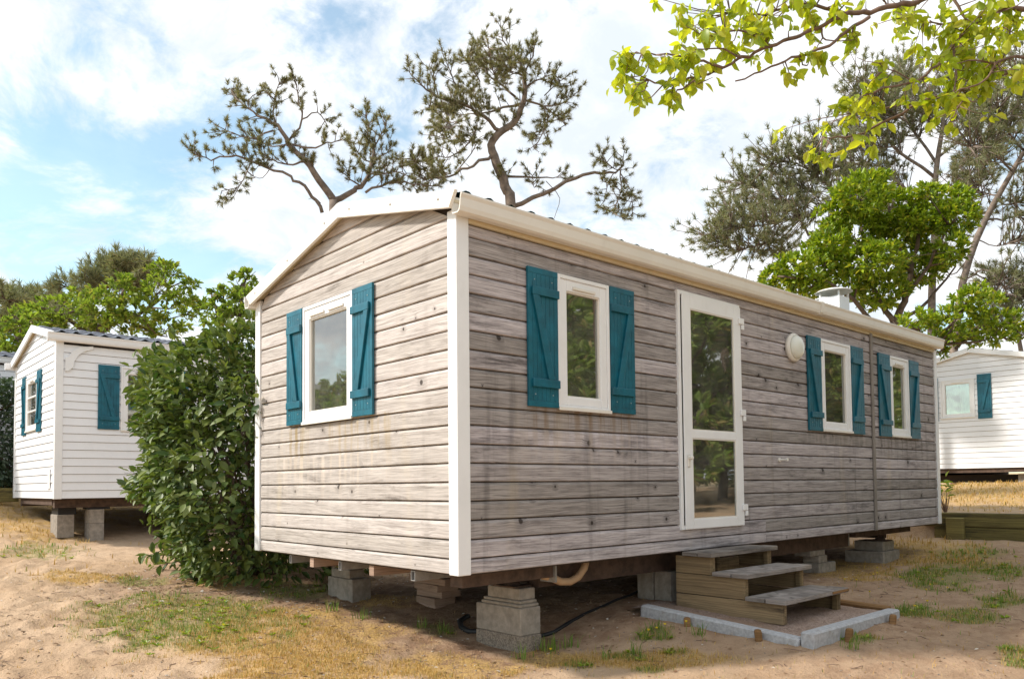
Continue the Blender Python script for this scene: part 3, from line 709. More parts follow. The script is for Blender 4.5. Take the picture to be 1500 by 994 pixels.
# ---------------- the white homes
def white_home(org, L, label, roofmat, opens, detail):
    h = tag(empty('mobile_home', org), label, 'mobile home')
    shell(h, L, Wm, {k: [inset(o) for o in v] for k, v in opens.items()}, None)
    r1 = rows_for(0, .115, .119, 2.27, .0028); r2 = rows_for(0, .115, .119, 2.71, .0028)
    for kind, ln in (('front', L), ('end', Wm), ('back', L), ('far', Wm)):
        e = kind in ('end', 'far')
        gb = None if not e else ((lambda x: roof_z(Wm-x)-.08) if kind == 'end' else (lambda x: roof_z(x)-.08))
        if not detail.get(kind, True): 
            continue
        cladding(h, FR(kind, Wm, L), .085 if not e else .075, ln-.07, r2 if e else r1, [inset(o) for o in opens.get(kind, [])], M['siding'], 'lap', gable=gb, name='cladding_board')
    for (px, py, sx, sy) in ((0, 0, 1, 1), (0, Wm, 1, -1), (L, 0, -1, 1), (L, Wm, -1, -1)):
        poly = [(px-.016*sx, py-.016*sy), (px+.085*sx, py-.016*sy), (px+.085*sx, py+.021*sy), (px+.021*sx, py+.021*sy), (px+.021*sx, py+.078*sy), (px-.016*sx, py+.078*sy)]
        obj('corner_post', MB().prism(poly, -.006, 2.30 if py == 0 else 2.25, 'XY'), M['white'], h, bevel=.005)
    fascias(h, L, M['white'], False)
    roof_sheet(h, -.05, L+.06, True, roofmat); roof_sheet(h, -.05, L+.06, False, roofmat)
    gutter(h, -.14, L+.1, M['white']); gutter(h, -.16, L+.1, M['white'], back=True)
    obj('chassis_beam', MB().box(.05, L-.1, .25, .36, -.14, -.0145), M['rust'], h); obj('chassis_beam', MB().box(.05, L-.1, 2.6, 2.71, -.14, -.0145), M['rust'], h)
    obj('cross_beam', MB().box(.04, .14, .365, 2.595, -.10, -.0145), M['rust'], h)
    return h
lh = white_home((-.38, 9.0, .434), 8.0, 'white clad mobile home with teal shutters behind the leafy bush, raised on concrete blocks', M['tile_grey'],
                {'front': [(.86, 1.56, 1.02, 2.00)], 'end': [(.95, 1.78, 1.075, 1.96)]}, {'back': False, 'far': False})
window(lh, FR('front', Wm, 8.), .86, 1.56, 1.02, 2.00, 0)
shutter(lh, FR('front', Wm, 8.), .54, .845, 1.03, 2.00, 1); shutter(lh, FR('front', Wm, 8.), 1.57, 1.87, 1.03, 2.00, -1)
window(lh, FR('end', Wm, 8.), .95, 1.78, 1.075, 1.96, 1, bars=2)
shutter(lh, FR('end', Wm, 8.), .66, .945, 1.03, 1.99, 1); shutter(lh, FR('end', Wm, 8.), 1.785, 2.09, 1.03, 1.99, -1)
br = [(.105, 1.86), (.135, 1.86), (.20, 1.90), (.225, 2.0), (.27, 2.10), (.34, 2.17), (.47, 2.225), (.47, 2.255), (.105, 2.255)]
inn_ = [(.15, 1.95), (.165, 2.05), (.21, 2.13), (.28, 2.20), (.15, 2.205)]
bm = MB(); bm.prism([(.105, 1.86), (.145, 1.86), (.205, 1.92), (.225, 2.02), (.275, 2.11), (.36, 2.175), (.47, 2.215), (.47, 2.262), (.30, 2.235), (.20, 2.17), (.15, 2.08), (.105, 2.06)], -.034, -.0115); obj('eave_bracket', bm, M['white'], lh, bevel=.004)
obj('meter_box', MB().box(2.62, 2.76, -.022, -.0105, .14, .44, .004), M['white'], lh, *FR('end', Wm, 8.))
rh = white_home((16.4, .85, .83), 7.0, 'white clad mobile home at far right with pale curtained window, beyond the mossy sleepers', M['tile_grey'],
                {'end': [(.99, 1.71, 1.16, 2.05)]}, {'back': False, 'far': False, 'front': True})
window(rh, FR('end', Wm, 7.), .99, 1.71, 1.16, 2.05, 1)
obj('underfloor_shade_box', MB().box(.6, 6.4, .4, 2.6, -.32, -.145), M['underside'], rh)  # added dark box that keeps the gap below this home in shade
cw = MB(); N = 24
for xa, xb in ((1.08, 1.33), (1.38, 1.62)):
    tp = [(xa+(xb-xa)*i/N, .10+.012*math.sin(i*1.6), 2.0) for i in range(N+1)]; cw.quad_strip([tp, [(p[0], p[1], 1.2) for p in tp]], closed=False, cap=False)
obj('curtain', cw, M['siding'], rh, *FR('end', Wm, 7.), smooth=True)
shutter(rh, FR('end', Wm, 7.), 1.765, 2.06, 1.11, 2.11, -1); shutter(rh, FR('end', Wm, 7.), .65, .945, 1.11, 2.11, 1)
h3 = white_home((-6.5, 14.35, .78), 7.6, 'far white mobile home with grey tiled roof, partly hidden behind the dark hedge at left', M['tile_grey'], {}, {'back': False, 'far': False, 'end': False})

# ------------------------------------------------------------------ supports, steps, kerb
def block(name, label, cat, box, mat, group=None, rz=0., c=.006):
    x0, x1, y0, y1, z0, z1 = box; cx, cy = (x0+x1)/2, (y0+y1)/2
    mb = MB(); mb.box(x0-cx, x1-cx, y0-cy, y1-cy, 0, z1-z0, c)
    o = obj(name, mb, M[mat], None, (cx, cy, z0), (0, 0, rz)); return tag(o, label, cat, group)
GB = 'concrete blocks under the timber home'
block('concrete_block', 'rough pebbly concrete block half buried, lowest of the stack under the near corner', 'block', (.772, .972, .27, .785, -.74, -.529), 'aggregate', GB, .02)
block('concrete_block', 'smooth grey concrete block on the pebbly one at the near corner', 'block', (.776, .976, .28, .79, -.528, -.328), 'concrete', GB)
block('concrete_slab', 'thin slab directly on the smooth near corner block, lower of two', 'slab', (.782, .970, .29, .735, -.327, -.303), 'concrete')
block('concrete_slab', 'thin slab under the short wooden block at the near corner, upper of two', 'slab', (.792, .960, .30, .722, -.302, -.278), 'concrete')
block('wooden_block', 'short brown block below the screw jack at the near corner', 'block', (.800, .955, .315, .68, -.277, -.192), 'concrete')
def jack(x, y, z, top, label):
    mb = MB(); mb.box(x-.09, x+.09, y-.12, y+.12, z, z+.012, .002); mb.lathe([(.07, z+.0125), (.055, z+.03), (.03, z+.045), (.018, z+.05), (.018, top-.02), (.05, top-.018), (.05, top)], 14, (x, y, 0))
    return tag(obj('screw_jack', mb, M['rust']), label, 'jack', 'screw jacks on the supports')
jack(.875, .48, -.1915, -.09, 'rusty screw jack on top of the near corner stack')
block('concrete_block', 'pale brown concrete block lying under the gable wall, lower of two', 'block', (.694, .895, 2.50, 2.955, -.54, -.294), 'concrete', GB)
block('concrete_block', 'smaller dark block resting on the pale brown one under the gable wall', 'block', (.70, .86, 2.56, 2.90, -.293, -.212), 'concrete', GB)
block('wooden_block', 'dark packing block wedged between the gable wall block and the floor', 'block', (.72, .84, 2.66, 2.86, -.211, -.155), 'sleeper')
for i, (y0, y1, dx, lab) in enumerate([(1.78, 2.06, .02, 'lowest pale plank of the leaning pile under the floor'), (1.75, 2.07, .0, 'second plank from the ground in the leaning pile under the floor'), (1.72, 2.09, .03, 'third plank from the ground in the leaning pile under the floor'), (1.68, 2.10, -.01, 'fourth plank of the leaning pile, just below the wide top one'), (1.60, 2.14, -.02, 'wide topmost plank of the leaning pile under the floor')]):
    block('packing_plank', lab, 'plank', (1.10+dx, 1.32+dx, y0, y1, -.56+i*.062, -.56+i*.062+.058), 'joist', 'planks piled under the floor', rnd.uniform(-.12, .12), .004)
block('concrete_block', 'upright grey concrete block just left of the wooden steps', 'block', (2.512, 2.73, .252, .43, -.55, -.205), 'concrete', GB)
block('concrete_block', 'upright grey concrete block close behind the one left of the steps', 'block', (2.52, 2.74, .45, .63, -.55, -.205), 'concrete', GB)
block('concrete_block', 'low pale block right of the steps, lowest of a staggered stack', 'block', (5.28, 5.68, .30, .50, -.50, -.345), 'concrete', GB)
block('concrete_block', 'middle pale block of the staggered stack right of the steps', 'block', (5.30, 5.50, .31, .50, -.344, -.262), 'concrete', GB)
block('concrete_block', 'top pale block of the staggered stack right of the steps', 'block', (5.12, 5.46, .315, .505, -.261, -.201), 'concrete', GB)
block('concrete_block', 'dark broad block under the far end, lower of two', 'block', (6.75, 7.28, .22, .70, -.52, -.31), 'concrete', GB, .03)
block('concrete_block', 'dark block under the far end, upper of two, below a jack', 'block', (6.86, 7.20, .26, .62, -.309, -.19), 'concrete', GB)
jack(7.02, .36, -.1895, -.101, 'rusty screw jack on the dark far end blocks')
G2 = 'concrete blocks under the white home by the bush'
block('concrete_block', 'bare pale concrete pillar block at right under the white home by the bush', 'block', (.13, .33, 9.22, 9.52, -.26, .05), 'concrete', G2)
block('concrete_block', 'upper pale block on the right pillar under the white home by the bush', 'block', (.13, .33, 9.22, 9.52, .051, .262), 'concrete', G2)
block('packing_plank', 'black plate between right pillar and floor beam of the white home by the bush', 'plate', (.10, .42, 9.25, 9.5, .263, .292), 'rubber')
block('concrete_block', 'pale block with dark cap under the left corner of the white home by the bush', 'block', (-.26, -.03, 9.42, 9.85, -.16, .19), 'concrete', G2)
block('wooden_block', 'black cap block under the left corner of the white home by the bush', 'block', (-.25, .0, 9.43, 9.83, .191, .292), 'rubber')
block('concrete_block', 'far dark concrete block seen under the white home by the bush', 'block', (1.5, 1.75, 9.6, 10.0, -.15, .28), 'concrete', G2)
block('concrete_block', 'pale concrete block under the white home at the far right', 'block', (16.62, 17.0, .98, 1.40, .42, .69), 'concrete')

st = tag(empty('wooden_steps', (2.80, -.45, -.46)), 'three weathered wooden steps with mossy side boards below the glazed door', 'steps')
def stp(name, mb, mat, parent=st, bevel=.004):
    for i, v in enumerate(mb.v): mb.v[i] = (v[0]-2.80, v[1]+.45, v[2]+.46)
    return obj(name, mb, M[mat], parent, bevel=bevel)
for y0, y1, zt, dx in ((-.325, -.035, .004, 0), (-.635, -.315, -.142, .01), (-.955, -.615, -.308, .0)):
    ym = (y0+y1)/2+rnd.uniform(-.015, .015)
    stp('tread', MB().box(2.285+dx, 3.305+dx, y0, ym-.006, zt-.036, zt), 'tread'); stp('tread', MB().box(2.29+dx, 3.30+dx, ym+.006, y1, zt-.036, zt-.004), 'tread')
for xs0 in (2.332, 3.232):
    for y0, z0, z1 in ((-.285, -.176, -.037), (-.585, -.342, -.181), (-.905, -.50, -.347)):
        stp('side_board', MB().box(xs0, xs0+.030, y0, .06, z0, z1), 'mossy')
    for y0, z0, z1 in ((-.285, -.18, -.037), (-.585, -.345, -.183), (-.905, -.50, -.349)):
        stp('post', MB().box(xs0+.031 if xs0 < 3 else xs0-.031, xs0+.061 if xs0 < 3 else xs0-.001, y0, y0+.045, z0, z1), 'mossy')
stp('post', MB().box(2.78, 2.82, -.05, -.01, -.50, -.038), 'mossy'); stp('rear_board', MB().box(2.394, 3.200, .0, .025, -.46, -.10), 'mossy')
stp('splinter', MB().box(3.02, 3.30, -.962, -.956, -.335, -.315), 'peg', bevel=.001)

def kerb(a, b, w_, h, label):
    a, b = Vector(a), Vector(b); L = (b-a).length; ang = math.atan2(b.y-a.y, b.x-a.x); pit_ = -math.asin((b.z-a.z)/L)
    mb = MB(); c = .012
    pr = [(-w_/2, -h), (w_/2, -h), (w_/2, -c), (w_/2-c, 0), (-w_/2+c, 0), (-w_/2, -c)]
    e = .014; sq = lambda k: [(p[0]*k, p[1] if p[1] < -h+.001 else p[1]-(1-k)*.06) for p in pr]
    mb.quad_strip([[(x, p[0], p[1]) for p in q] for x, q in ((0, sq(.82)), (e, pr), (L-e, pr), (L, sq(.82)))])
    return tag(obj('kerb_stone', mb, M['kerb'], None, a, (0, pit_, ang)), label, 'kerb stone', 'kerb stones edging the step pad')
kerb((1.992, .13, -.412), (1.985, -1.235, -.497), .095, .16, 'long pale kerb stone along the left edge of the gravel pad')
kerb((1.965, -1.285, -.452), (3.40, -1.275, -.456), .10, .16, 'pale kerb stone along the front edge of the gravel pad')
def peg(x, y, zt, tx, ty, label):
    mb = MB(); n = 9; z0 = gz(x, y)-.12
    prof = [(.022, z0), (.026, z0+.1), (.027, zt-.02), (.024, zt-.004), (.015, zt)]
    rings = []
    for k, (r, z) in enumerate(prof):
        rings.append([(r*math.cos(2*math.pi*i/n)*(1+.12*math.sin(i*2.1))+tx*(z-z0), r*math.sin(2*math.pi*i/n)+ty*(z-z0), z-z0) for i in range(n)])
    mb.quad_strip(rings); return tag(obj('wooden_peg', mb, M['peg'], None, (x, y, z0)), label, 'peg', 'wooden pegs holding the kerb')
peg(1.918, -.35, -.452, -.05, 0, 'short wooden peg behind the yellow flowers, holding the left kerb stone')
peg(1.912, -.965, -.462, -.12, .02, 'thick orange wooden peg against the left kerb stone near the corner')
peg(2.36, -1.366, -.462, .02, -.14, 'leaning orange wooden peg against the front kerb stone near the corner')
peg(3.12, -1.362, -.458, .05, -.1, 'short wooden peg by green grass at the far end of the front kerb')
gx = np.linspace(2.02, 3.55, 60); gy = np.linspace(-1.242, .30, 60); GX, GY = np.meshgrid(gx, gy)
gzv = -.474+.02*sst(-.6, .2, GY)-.046*sst(-.2, -1.2, GY)*(1-.75*sst(2.0, 3.0, GX))+(vnoise(GX, GY, 6., 8)-.5)*.018+(vnoise(GX, GY, 25., 9)-.5)*.006 - .10*sst(3.38, 3.55, GX)
i2 = (np.arange(59)[:, None]*60+np.arange(59)[None]).ravel()
tag(link('gravel_pad', arrays_mesh('gravel_pad', np.stack([GX.ravel(), GY.ravel(), gzv.ravel()], 1), np.stack([i2, i2+1, i2+61, i2+60], 1), True), M['gravel']), 'fine gravel pad under the wooden steps', kind='structure')
tag(obj('wooden_edging', MB().tube([(3.46, -1.22, -.47), (3.47, -.8, -.46), (3.50, -.35, -.45)], [.022, .026, .02], 8), M['peg']), 'rough branch edging the right side of the gravel pad', 'edging')

cab = [(1.10, 1.30), (.95, 1.22), (.86, 1.08), (.84, .95), (.92, .83), (1.05, .70), (1.12, .55), (1.12, .45), (1.25, .42), (1.45, .47), (1.74, .53), (2.0, .57), (2.28, .654), (2.5, .70), (2.8, .82), (3.2, .9)]
tag(obj('black_hose', MB().tube([(x, y, gz(x, y)+.012) for x, y in cab], [.022]*6+[.016]*4+[.011]*6, 8), M['rubber'], smooth=True), 'black hose curling round the near corner blocks and running under the home', 'hose')

# retaining wall of sleepers
rw = tag(empty('retaining_wall', (8.9, -1.2, -.28)), 'low mossy retaining wall of two stacked timber sleepers at right', 'retaining wall')
def rwp(name, x0, x1, y0, y1, z0, z1):
    return obj(name, MB().box(x0-8.9, x1-8.9, y0+1.2, y1+1.2, z0+.28, z1+.28, .012), M['sleeper'], rw)
rwp('sleeper', 8.93, 9.05, -3.4, .40, -.40, -.095); rwp('sleeper', 8.92, 9.05, -3.4, .55, -.090, .105)
rwp('post', 8.83, 8.918, -.02, .21, -.40, .04); rwp('post', 8.83, 8.918, -2.2, -1.98, -.42, .03)
tag(obj('timber_edging', MB().box(-5, -.30, 12.05, 12.18, .36, .60, .01), M['sleeper']), 'pale timber edging of the bank at far left, below the dark hedge', 'edging')

# ------------------------------------------------------------------ vegetation
PINES={
 'left':[([(3.36,7.71,-0.34),(3.36,7.71,3.31),(3.33,7.61,5.31)],0.149,0.12,0),([(3.33,7.61,5.31),(3.13,7.68,5.63),(2.89,7.77,5.92),(2.65,7.86,6.16),(2.47,7.91,6.4),(2.2,8.04,6.54)],0.095,0.03,0.7),([(3.19,7.75,5.11),(2.99,7.77,5.34),(2.79,7.79,5.52),(2.55,7.85,5.63),(2.11,8.09,5.8),(1.84,8.18,5.83),(1.57,8.28,5.73),(1.33,8.35,5.77)],0.05,0.012,0.55),([(2.88,7.73,5.88),(2.69,7.81,5.8),(2.5,7.9,5.82),(2.28,8.01,5.9)],0.03,0.01,0.6),([(2.71,7.86,6.16),(2.89,7.55,6.05),(3.03,7.28,6.08),(3.16,7.0,6.1)],0.03,0.01,0.45),([(2.67,7.9,6.22),(2.81,7.72,6.56),(2.75,7.73,6.92),(2.72,7.72,7.11)],0.03,0.01,0.6),([(2.47,7.93,6.41),(2.45,8.01,6.76),(2.54,7.97,7.18)],0.025,0.01,0.7),([(2.2,8.04,6.54),(2.06,8.35,6.82),(1.98,8.6,7.13)],0.025,0.01,0.8),([(2.2,8.04,6.54),(2.08,8.16,6.74),(2.15,8.11,6.88)],0.02,0.01,0.8),([(2.44,7.97,6.35),(2.11,8.19,6.19),(1.81,8.36,6.3)],0.025,0.01,0.7),([(2.05,7.95,5.69),(1.88,8.0,5.3),(1.65,8.08,5.19)],0.015,0.008,0.6),([(2.77,7.65,6.52),(3.0,7.56,6.68),(3.18,7.54,6.49)],0.02,0.01,0.5),([(2.63,7.81,6.14),(2.53,8.17,6.17),(2.45,8.52,6.38)],0.02,0.01,0.6),([(2.45,7.99,5.81),(2.34,8.15,5.6),(2.23,8.29,5.64)],0.012,0.006,0.2),([(3.33,7.61,5.31),(3.61,7.48,5.48),(3.81,7.42,5.68),(3.96,7.4,6.1),(3.96,7.51,6.51),(3.95,7.64,6.95)],0.08,0.015,0.75),([(3.77,7.34,5.48),(4.13,7.22,5.7),(4.54,7.07,5.76),(4.94,6.93,5.76)],0.035,0.012,0.85),([(3.73,7.37,5.58),(3.49,7.38,5.65),(3.37,7.27,5.76)],0.025,0.01,0.9),([(3.96,7.39,6.3),(4.02,7.15,6.57),(3.98,7.02,6.64)],0.02,0.01,0.9),([(3.95,7.42,6.04),(3.9,7.72,6.24),(3.91,7.96,6.54)],0.02,0.01,0.8),([(3.96,7.4,6.1),(4.13,7.27,6.22),(4.2,7.24,6.35)],0.02,0.01,0.8),([(3.91,7.47,5.78),(3.92,7.16,5.78),(4.09,6.71,5.72)],0.02,0.01,0.8),([(3.17,7.76,5.27),(3.1,7.81,5.35),(3.01,7.88,5.33)],0.01,0.005,0)],
 'center':[([(6.56,6.77,-0.19),(6.56,6.77,3.98),(6.47,6.72,5.7),(6.38,6.75,6.07),(6.23,6.83,6.48),(6.14,6.86,6.82),(6.27,6.7,7.05),(6.43,6.51,7.26),(6.51,6.39,7.55),(6.52,6.34,7.83),(6.47,6.34,8.17)],0.172,0.05,0.15),([(6.28,6.71,7.06),(5.9,6.8,7.26),(5.52,6.88,7.37),(5.08,7.03,7.41),(4.72,7.1,7.57),(4.46,7.08,7.71)],0.06,0.01,0.85),([(6.14,6.86,6.62),(5.83,6.99,6.39),(5.5,7.14,6.2),(5.12,7.32,6.04),(4.71,7.52,6.11)],0.05,0.01,0.75),([(6.53,6.41,8.22),(6.34,6.4,8.39),(6.08,6.45,8.6),(5.97,6.37,8.73)],0.03,0.01,0.9),([(6.56,6.39,8.11),(6.45,6.1,8.3),(6.3,5.85,8.32)],0.025,0.01,0.9),([(6.57,6.41,7.63),(6.94,6.28,7.58),(7.26,6.19,7.41),(7.45,6.22,7.36)],0.035,0.01,0.7),([(6.83,6.17,7.51),(7.05,5.94,7.55),(7.19,5.77,7.68)],0.02,0.01,0.9),([(6.83,6.17,7.51),(6.72,5.99,7.05),(6.4,5.99,6.55)],0.022,0.01,0.7),([(6.55,6.43,7.58),(6.26,6.85,7.51),(6.07,7.18,7.52),(5.86,7.51,7.53)],0.04,0.01,0.8),([(6.44,6.52,7.69),(6.32,6.91,8.1),(6.22,7.27,8.58),(6.33,7.45,9.06)],0.035,0.01,0.9),([(6.18,6.75,7.99),(5.69,6.31,7.94),(5.23,5.84,7.87)],0.02,0.01,0.9),([(5.75,7.17,7.55),(5.55,7.19,7.94),(5.35,7.21,8.27)],0.03,0.01,0.9),([(5.75,7.17,7.55),(5.24,7.12,7.23),(4.82,6.98,7.13)],0.025,0.01,0.9),([(5.41,7.48,7.68),(5.29,7.47,7.95),(5.18,7.47,8.16)],0.02,0.01,0.9),([(5.93,7.02,7.17),(5.64,6.85,6.74),(5.15,6.86,6.3),(4.8,6.72,6.19)],0.03,0.01,0.9),([(5.85,7.12,6.89),(5.58,7.37,6.92),(5.4,7.54,6.99)],0.02,0.01,0.9),([(5.65,7.33,6.3),(5.85,7.1,6.65),(5.93,7.0,6.9)],0.02,0.01,0.5),([(6.57,6.4,7.87),(6.72,6.08,7.96),(6.82,5.83,8.02)],0.025,0.01,0.7),([(6.54,6.41,8.09),(6.07,6.28,7.94),(5.7,6.05,7.9)],0.02,0.01,0.9),([(6.83,6.16,7.71),(6.88,5.9,7.82),(6.82,5.74,7.82)],0.015,0.01,0.9),([(6.16,6.77,7.99),(6.05,6.27,7.99),(5.9,5.83,7.87)],0.02,0.01,0.9),([(5.95,6.95,7.98),(5.5,6.64,7.94),(5.07,6.3,7.83)],0.02,0.01,0.9),([(7.05,5.99,7.27),(6.93,6.22,7.25),(6.9,6.38,7.07)],0.015,0.01,0.9),([(5.34,7.62,6.19),(4.96,7.36,6.24),(4.53,7.16,6.21)],0.02,0.01,0.9),([(5.59,7.38,6.29),(5.68,7.93,6.54),(5.8,8.43,6.86)],0.02,0.01,0.9),([(6.03,6.91,7.47),(6.11,7.21,7.8),(6.19,7.51,8.14)],0.02,0.01,0.9),([(5.56,7.33,7.61),(5.05,6.76,6.98),(4.62,6.1,6.38)],0.02,0.01,0.9),([(6.49,6.73,5.71),(6.87,6.23,5.91),(7.22,5.76,6.17),(7.49,5.37,6.19),(7.67,5.07,6.21),(7.62,4.97,6.39)],0.07,0.015,0.12),([(6.41,6.77,6.27),(6.86,6.4,6.27),(7.19,6.14,6.29)],0.04,0.012,0.1),([(7.63,5.04,6.19),(7.54,4.96,5.79),(7.35,4.98,5.32)],0.022,0.008,0.95),([(7.63,5.04,6.12),(7.79,4.93,5.81),(7.8,4.94,5.38)],0.018,0.008,0.95),([(7.55,5.12,6.15),(7.47,5.21,5.94),(7.43,5.27,5.63)],0.015,0.008,0.8),([(7.59,5.07,6.19),(7.27,5.03,6.2),(6.98,4.96,6.2)],0.015,0.008,0.8),([(6.41,6.78,6.0),(6.34,6.81,6.12),(6.29,6.8,6.29)],0.012,0.008,0.8),([(6.87,6.35,6.22),(6.78,6.4,6.05),(6.73,6.39,6.25)],0.012,0.008,0.9),([(6.82,6.13,6.1),(7.1,6.06,5.83),(7.11,6.22,5.5)],0.012,0.006,0)],
 'right1':[([(22.36,5.18,0.18),(22.36,5.18,3.56),(22.31,5.08,6.14),(22.31,4.95,8.38),(22.33,4.82,10.26),(22.43,4.67,11.31),(22.48,4.56,12.35)],0.23,0.07,0.1),([(22.31,5.0,7.54),(21.12,5.66,8.3),(19.76,6.48,9.04),(18.6,7.2,8.44),(17.31,8.02,8.06),(16.34,8.54,7.88)],0.11,0.015,0.75),([(19.49,7.56,8.1),(19.44,7.96,8.94),(18.99,8.73,9.7),(18.52,9.53,10.14)],0.06,0.015,0.8),([(19.32,7.68,8.63),(18.4,7.98,7.87),(17.11,8.59,7.45),(16.14,8.87,7.72)],0.04,0.015,0.7),([(20.31,6.74,9.2),(19.56,7.22,9.83),(18.66,7.83,10.31),(18.09,8.2,10.05)],0.06,0.015,0.8),([(19.68,7.28,9.84),(19.04,7.16,10.3),(18.71,6.77,10.49)],0.04,0.015,0.9),([(22.3,4.94,8.8),(22.13,5.81,9.86),(22.06,6.61,10.75),(21.98,7.46,11.22)],0.08,0.015,0.7),([(22.31,4.87,9.84),(21.59,5.77,10.89),(21.17,6.41,11.96),(21.06,6.76,12.93)],0.08,0.015,0.7),([(22.33,4.82,10.26),(22.65,5.75,11.97),(23.3,6.4,13.32),(24.62,6.44,14.5)],0.07,0.015,0.8),([(22.37,4.77,10.47),(23.33,4.19,11.41),(23.9,3.95,12.59),(24.01,4.15,13.37)],0.07,0.015,0.8),([(22.35,4.86,9.21),(23.78,4.18,10.24),(24.97,3.74,10.87)],0.06,0.015,0.8),([(21.36,5.68,10.8),(21.32,6.39,11.02),(21.25,7.11,11.57)],0.04,0.015,0.9),([(21.54,5.58,9.64),(20.87,5.74,8.89),(20.06,6.01,8.57)],0.04,0.015,0.9),([(21.65,5.37,11.53),(20.98,5.9,12.14),(20.54,6.21,12.75)],0.04,0.015,0.9),([(18.78,8.16,8.95),(19.2,8.88,8.91),(19.18,9.97,9.42)],0.04,0.015,0.9),([(19.7,7.3,9.25),(19.08,7.53,9.48),(18.19,8.06,8.89)],0.04,0.015,0.9),([(20.31,6.73,9.24),(20.56,6.61,10.12),(20.36,6.94,10.28)],0.04,0.015,0.9),([(22.48,4.56,12.35),(22.69,4.32,12.86),(22.52,4.45,13.17)],0.03,0.015,0.9),([(22.43,4.67,11.31),(22.34,5.21,12.01),(22.62,5.4,12.83)],0.04,0.015,0.9),([(22.3,4.98,8.06),(22.57,4.43,8.09),(22.63,4.06,8.43)],0.03,0.015,0.5),([(18.32,8.61,8.43),(18.57,8.31,7.67),(18.8,7.99,7.33)],0.03,0.015,0.7)],
 'right2':[([(20.67,4.03,0.18),(20.67,4.03,3.31),(20.82,3.73,6.09),(21.25,3.23,7.86),(21.79,2.66,9.22),(22.29,2.14,10.38)],0.207,0.08,0.1),([(21.25,3.23,7.86),(21.72,2.91,7.92),(22.24,2.53,8.04),(23.19,1.77,8.15)],0.05,0.015,0.6),([(21.01,3.5,6.95),(20.71,3.86,6.39),(20.53,4.06,6.49),(20.35,4.25,6.99)],0.035,0.015,0.3),([(20.85,3.7,6.18),(20.92,3.23,6.39),(20.88,2.89,6.12),(20.77,2.63,5.58)],0.04,0.015,0.3),([(21.48,2.99,8.48),(22.27,2.87,8.44),(23.5,2.32,8.98)],0.05,0.015,0.7),([(21.79,2.66,9.22),(20.59,2.86,9.55),(19.47,3.02,9.37)],0.05,0.015,0.8),([(21.88,2.56,9.43),(21.61,2.0,9.37),(21.46,1.35,8.93)],0.05,0.015,0.8),([(22.02,2.42,9.81),(20.86,2.58,10.29),(20.0,2.49,10.54)],0.05,0.015,0.8),([(21.55,2.92,8.57),(21.73,3.4,8.75),(22.03,3.75,9.23)],0.04,0.015,0.8),([(21.08,3.42,7.33),(21.3,2.98,7.08),(21.66,2.41,7.21)],0.03,0.015,0.6),([(22.29,2.14,10.38),(21.44,2.23,10.92),(20.73,2.18,11.42)],0.05,0.015,0.8),([(22.29,2.14,10.38),(22.31,1.32,10.68),(22.03,0.79,11.13)],0.05,0.015,0.8)],
 'right3':[([(25.59,3.57,0.3),(25.59,3.57,3.66),(25.43,3.66,5.41),(25.3,3.79,6.08),(25.64,3.48,6.74)],0.138,0.05,0.3),([(25.31,3.71,5.62),(24.62,3.88,6.21),(24.01,3.97,6.78)],0.05,0.012,0.8),([(25.22,3.77,6.06),(25.09,3.34,6.4),(24.95,2.92,6.94)],0.05,0.012,0.8),([(25.3,3.71,5.73),(25.91,3.38,5.98),(26.61,2.98,6.35)],0.05,0.012,0.8),([(25.39,3.65,5.4),(24.5,3.97,5.45),(23.79,4.15,5.28)],0.05,0.012,0.8),([(25.22,3.77,6.06),(25.17,3.64,6.69),(24.82,3.81,7.1)],0.05,0.012,0.8)],
 'farpine':[([(6.39,33.38,1.08),(6.39,33.38,4.72),(5.84,33.71,8.29),(5.99,33.56,8.88),(6.53,33.05,9.47),(7.18,32.44,9.91)],0.287,0.08,0.5),([(5.98,33.53,8.87),(5.63,34.32,9.27),(5.16,35.22,9.52),(5.07,35.81,9.15)],0.08,0.02,0.95),([(6.3,33.21,9.31),(6.48,33.43,9.99),(6.78,33.55,10.47)],0.08,0.02,0.95),([(6.73,32.8,9.6),(6.91,31.97,10.15),(6.98,31.28,10.13)],0.08,0.02,0.95),([(6.51,33.0,9.46),(7.21,31.59,9.3),(7.56,30.48,9.42)],0.08,0.02,0.95),([(6.84,32.69,9.69),(7.72,31.94,10.05),(8.18,31.6,9.91)],0.08,0.02,0.95),([(5.83,33.68,8.58),(5.24,33.75,8.5),(4.84,33.66,8.13)],0.08,0.02,0.95),([(6.3,33.21,9.31),(5.77,33.25,9.53),(5.52,33.06,9.6)],0.08,0.02,0.95),([(6.94,32.59,9.81),(7.22,31.18,10.09),(7.11,30.16,9.71)],0.08,0.02,0.95),([(7.16,32.38,9.89),(7.24,33.65,9.71),(7.99,34.29,9.58)],0.08,0.02,0.95),([(6.51,33.0,9.46),(6.19,33.88,10.19),(6.42,34.28,10.37)],0.08,0.02,0.95),([(6.51,33.0,9.61),(6.69,32.15,9.97),(6.6,31.56,10.06)],0.08,0.02,0.95)],
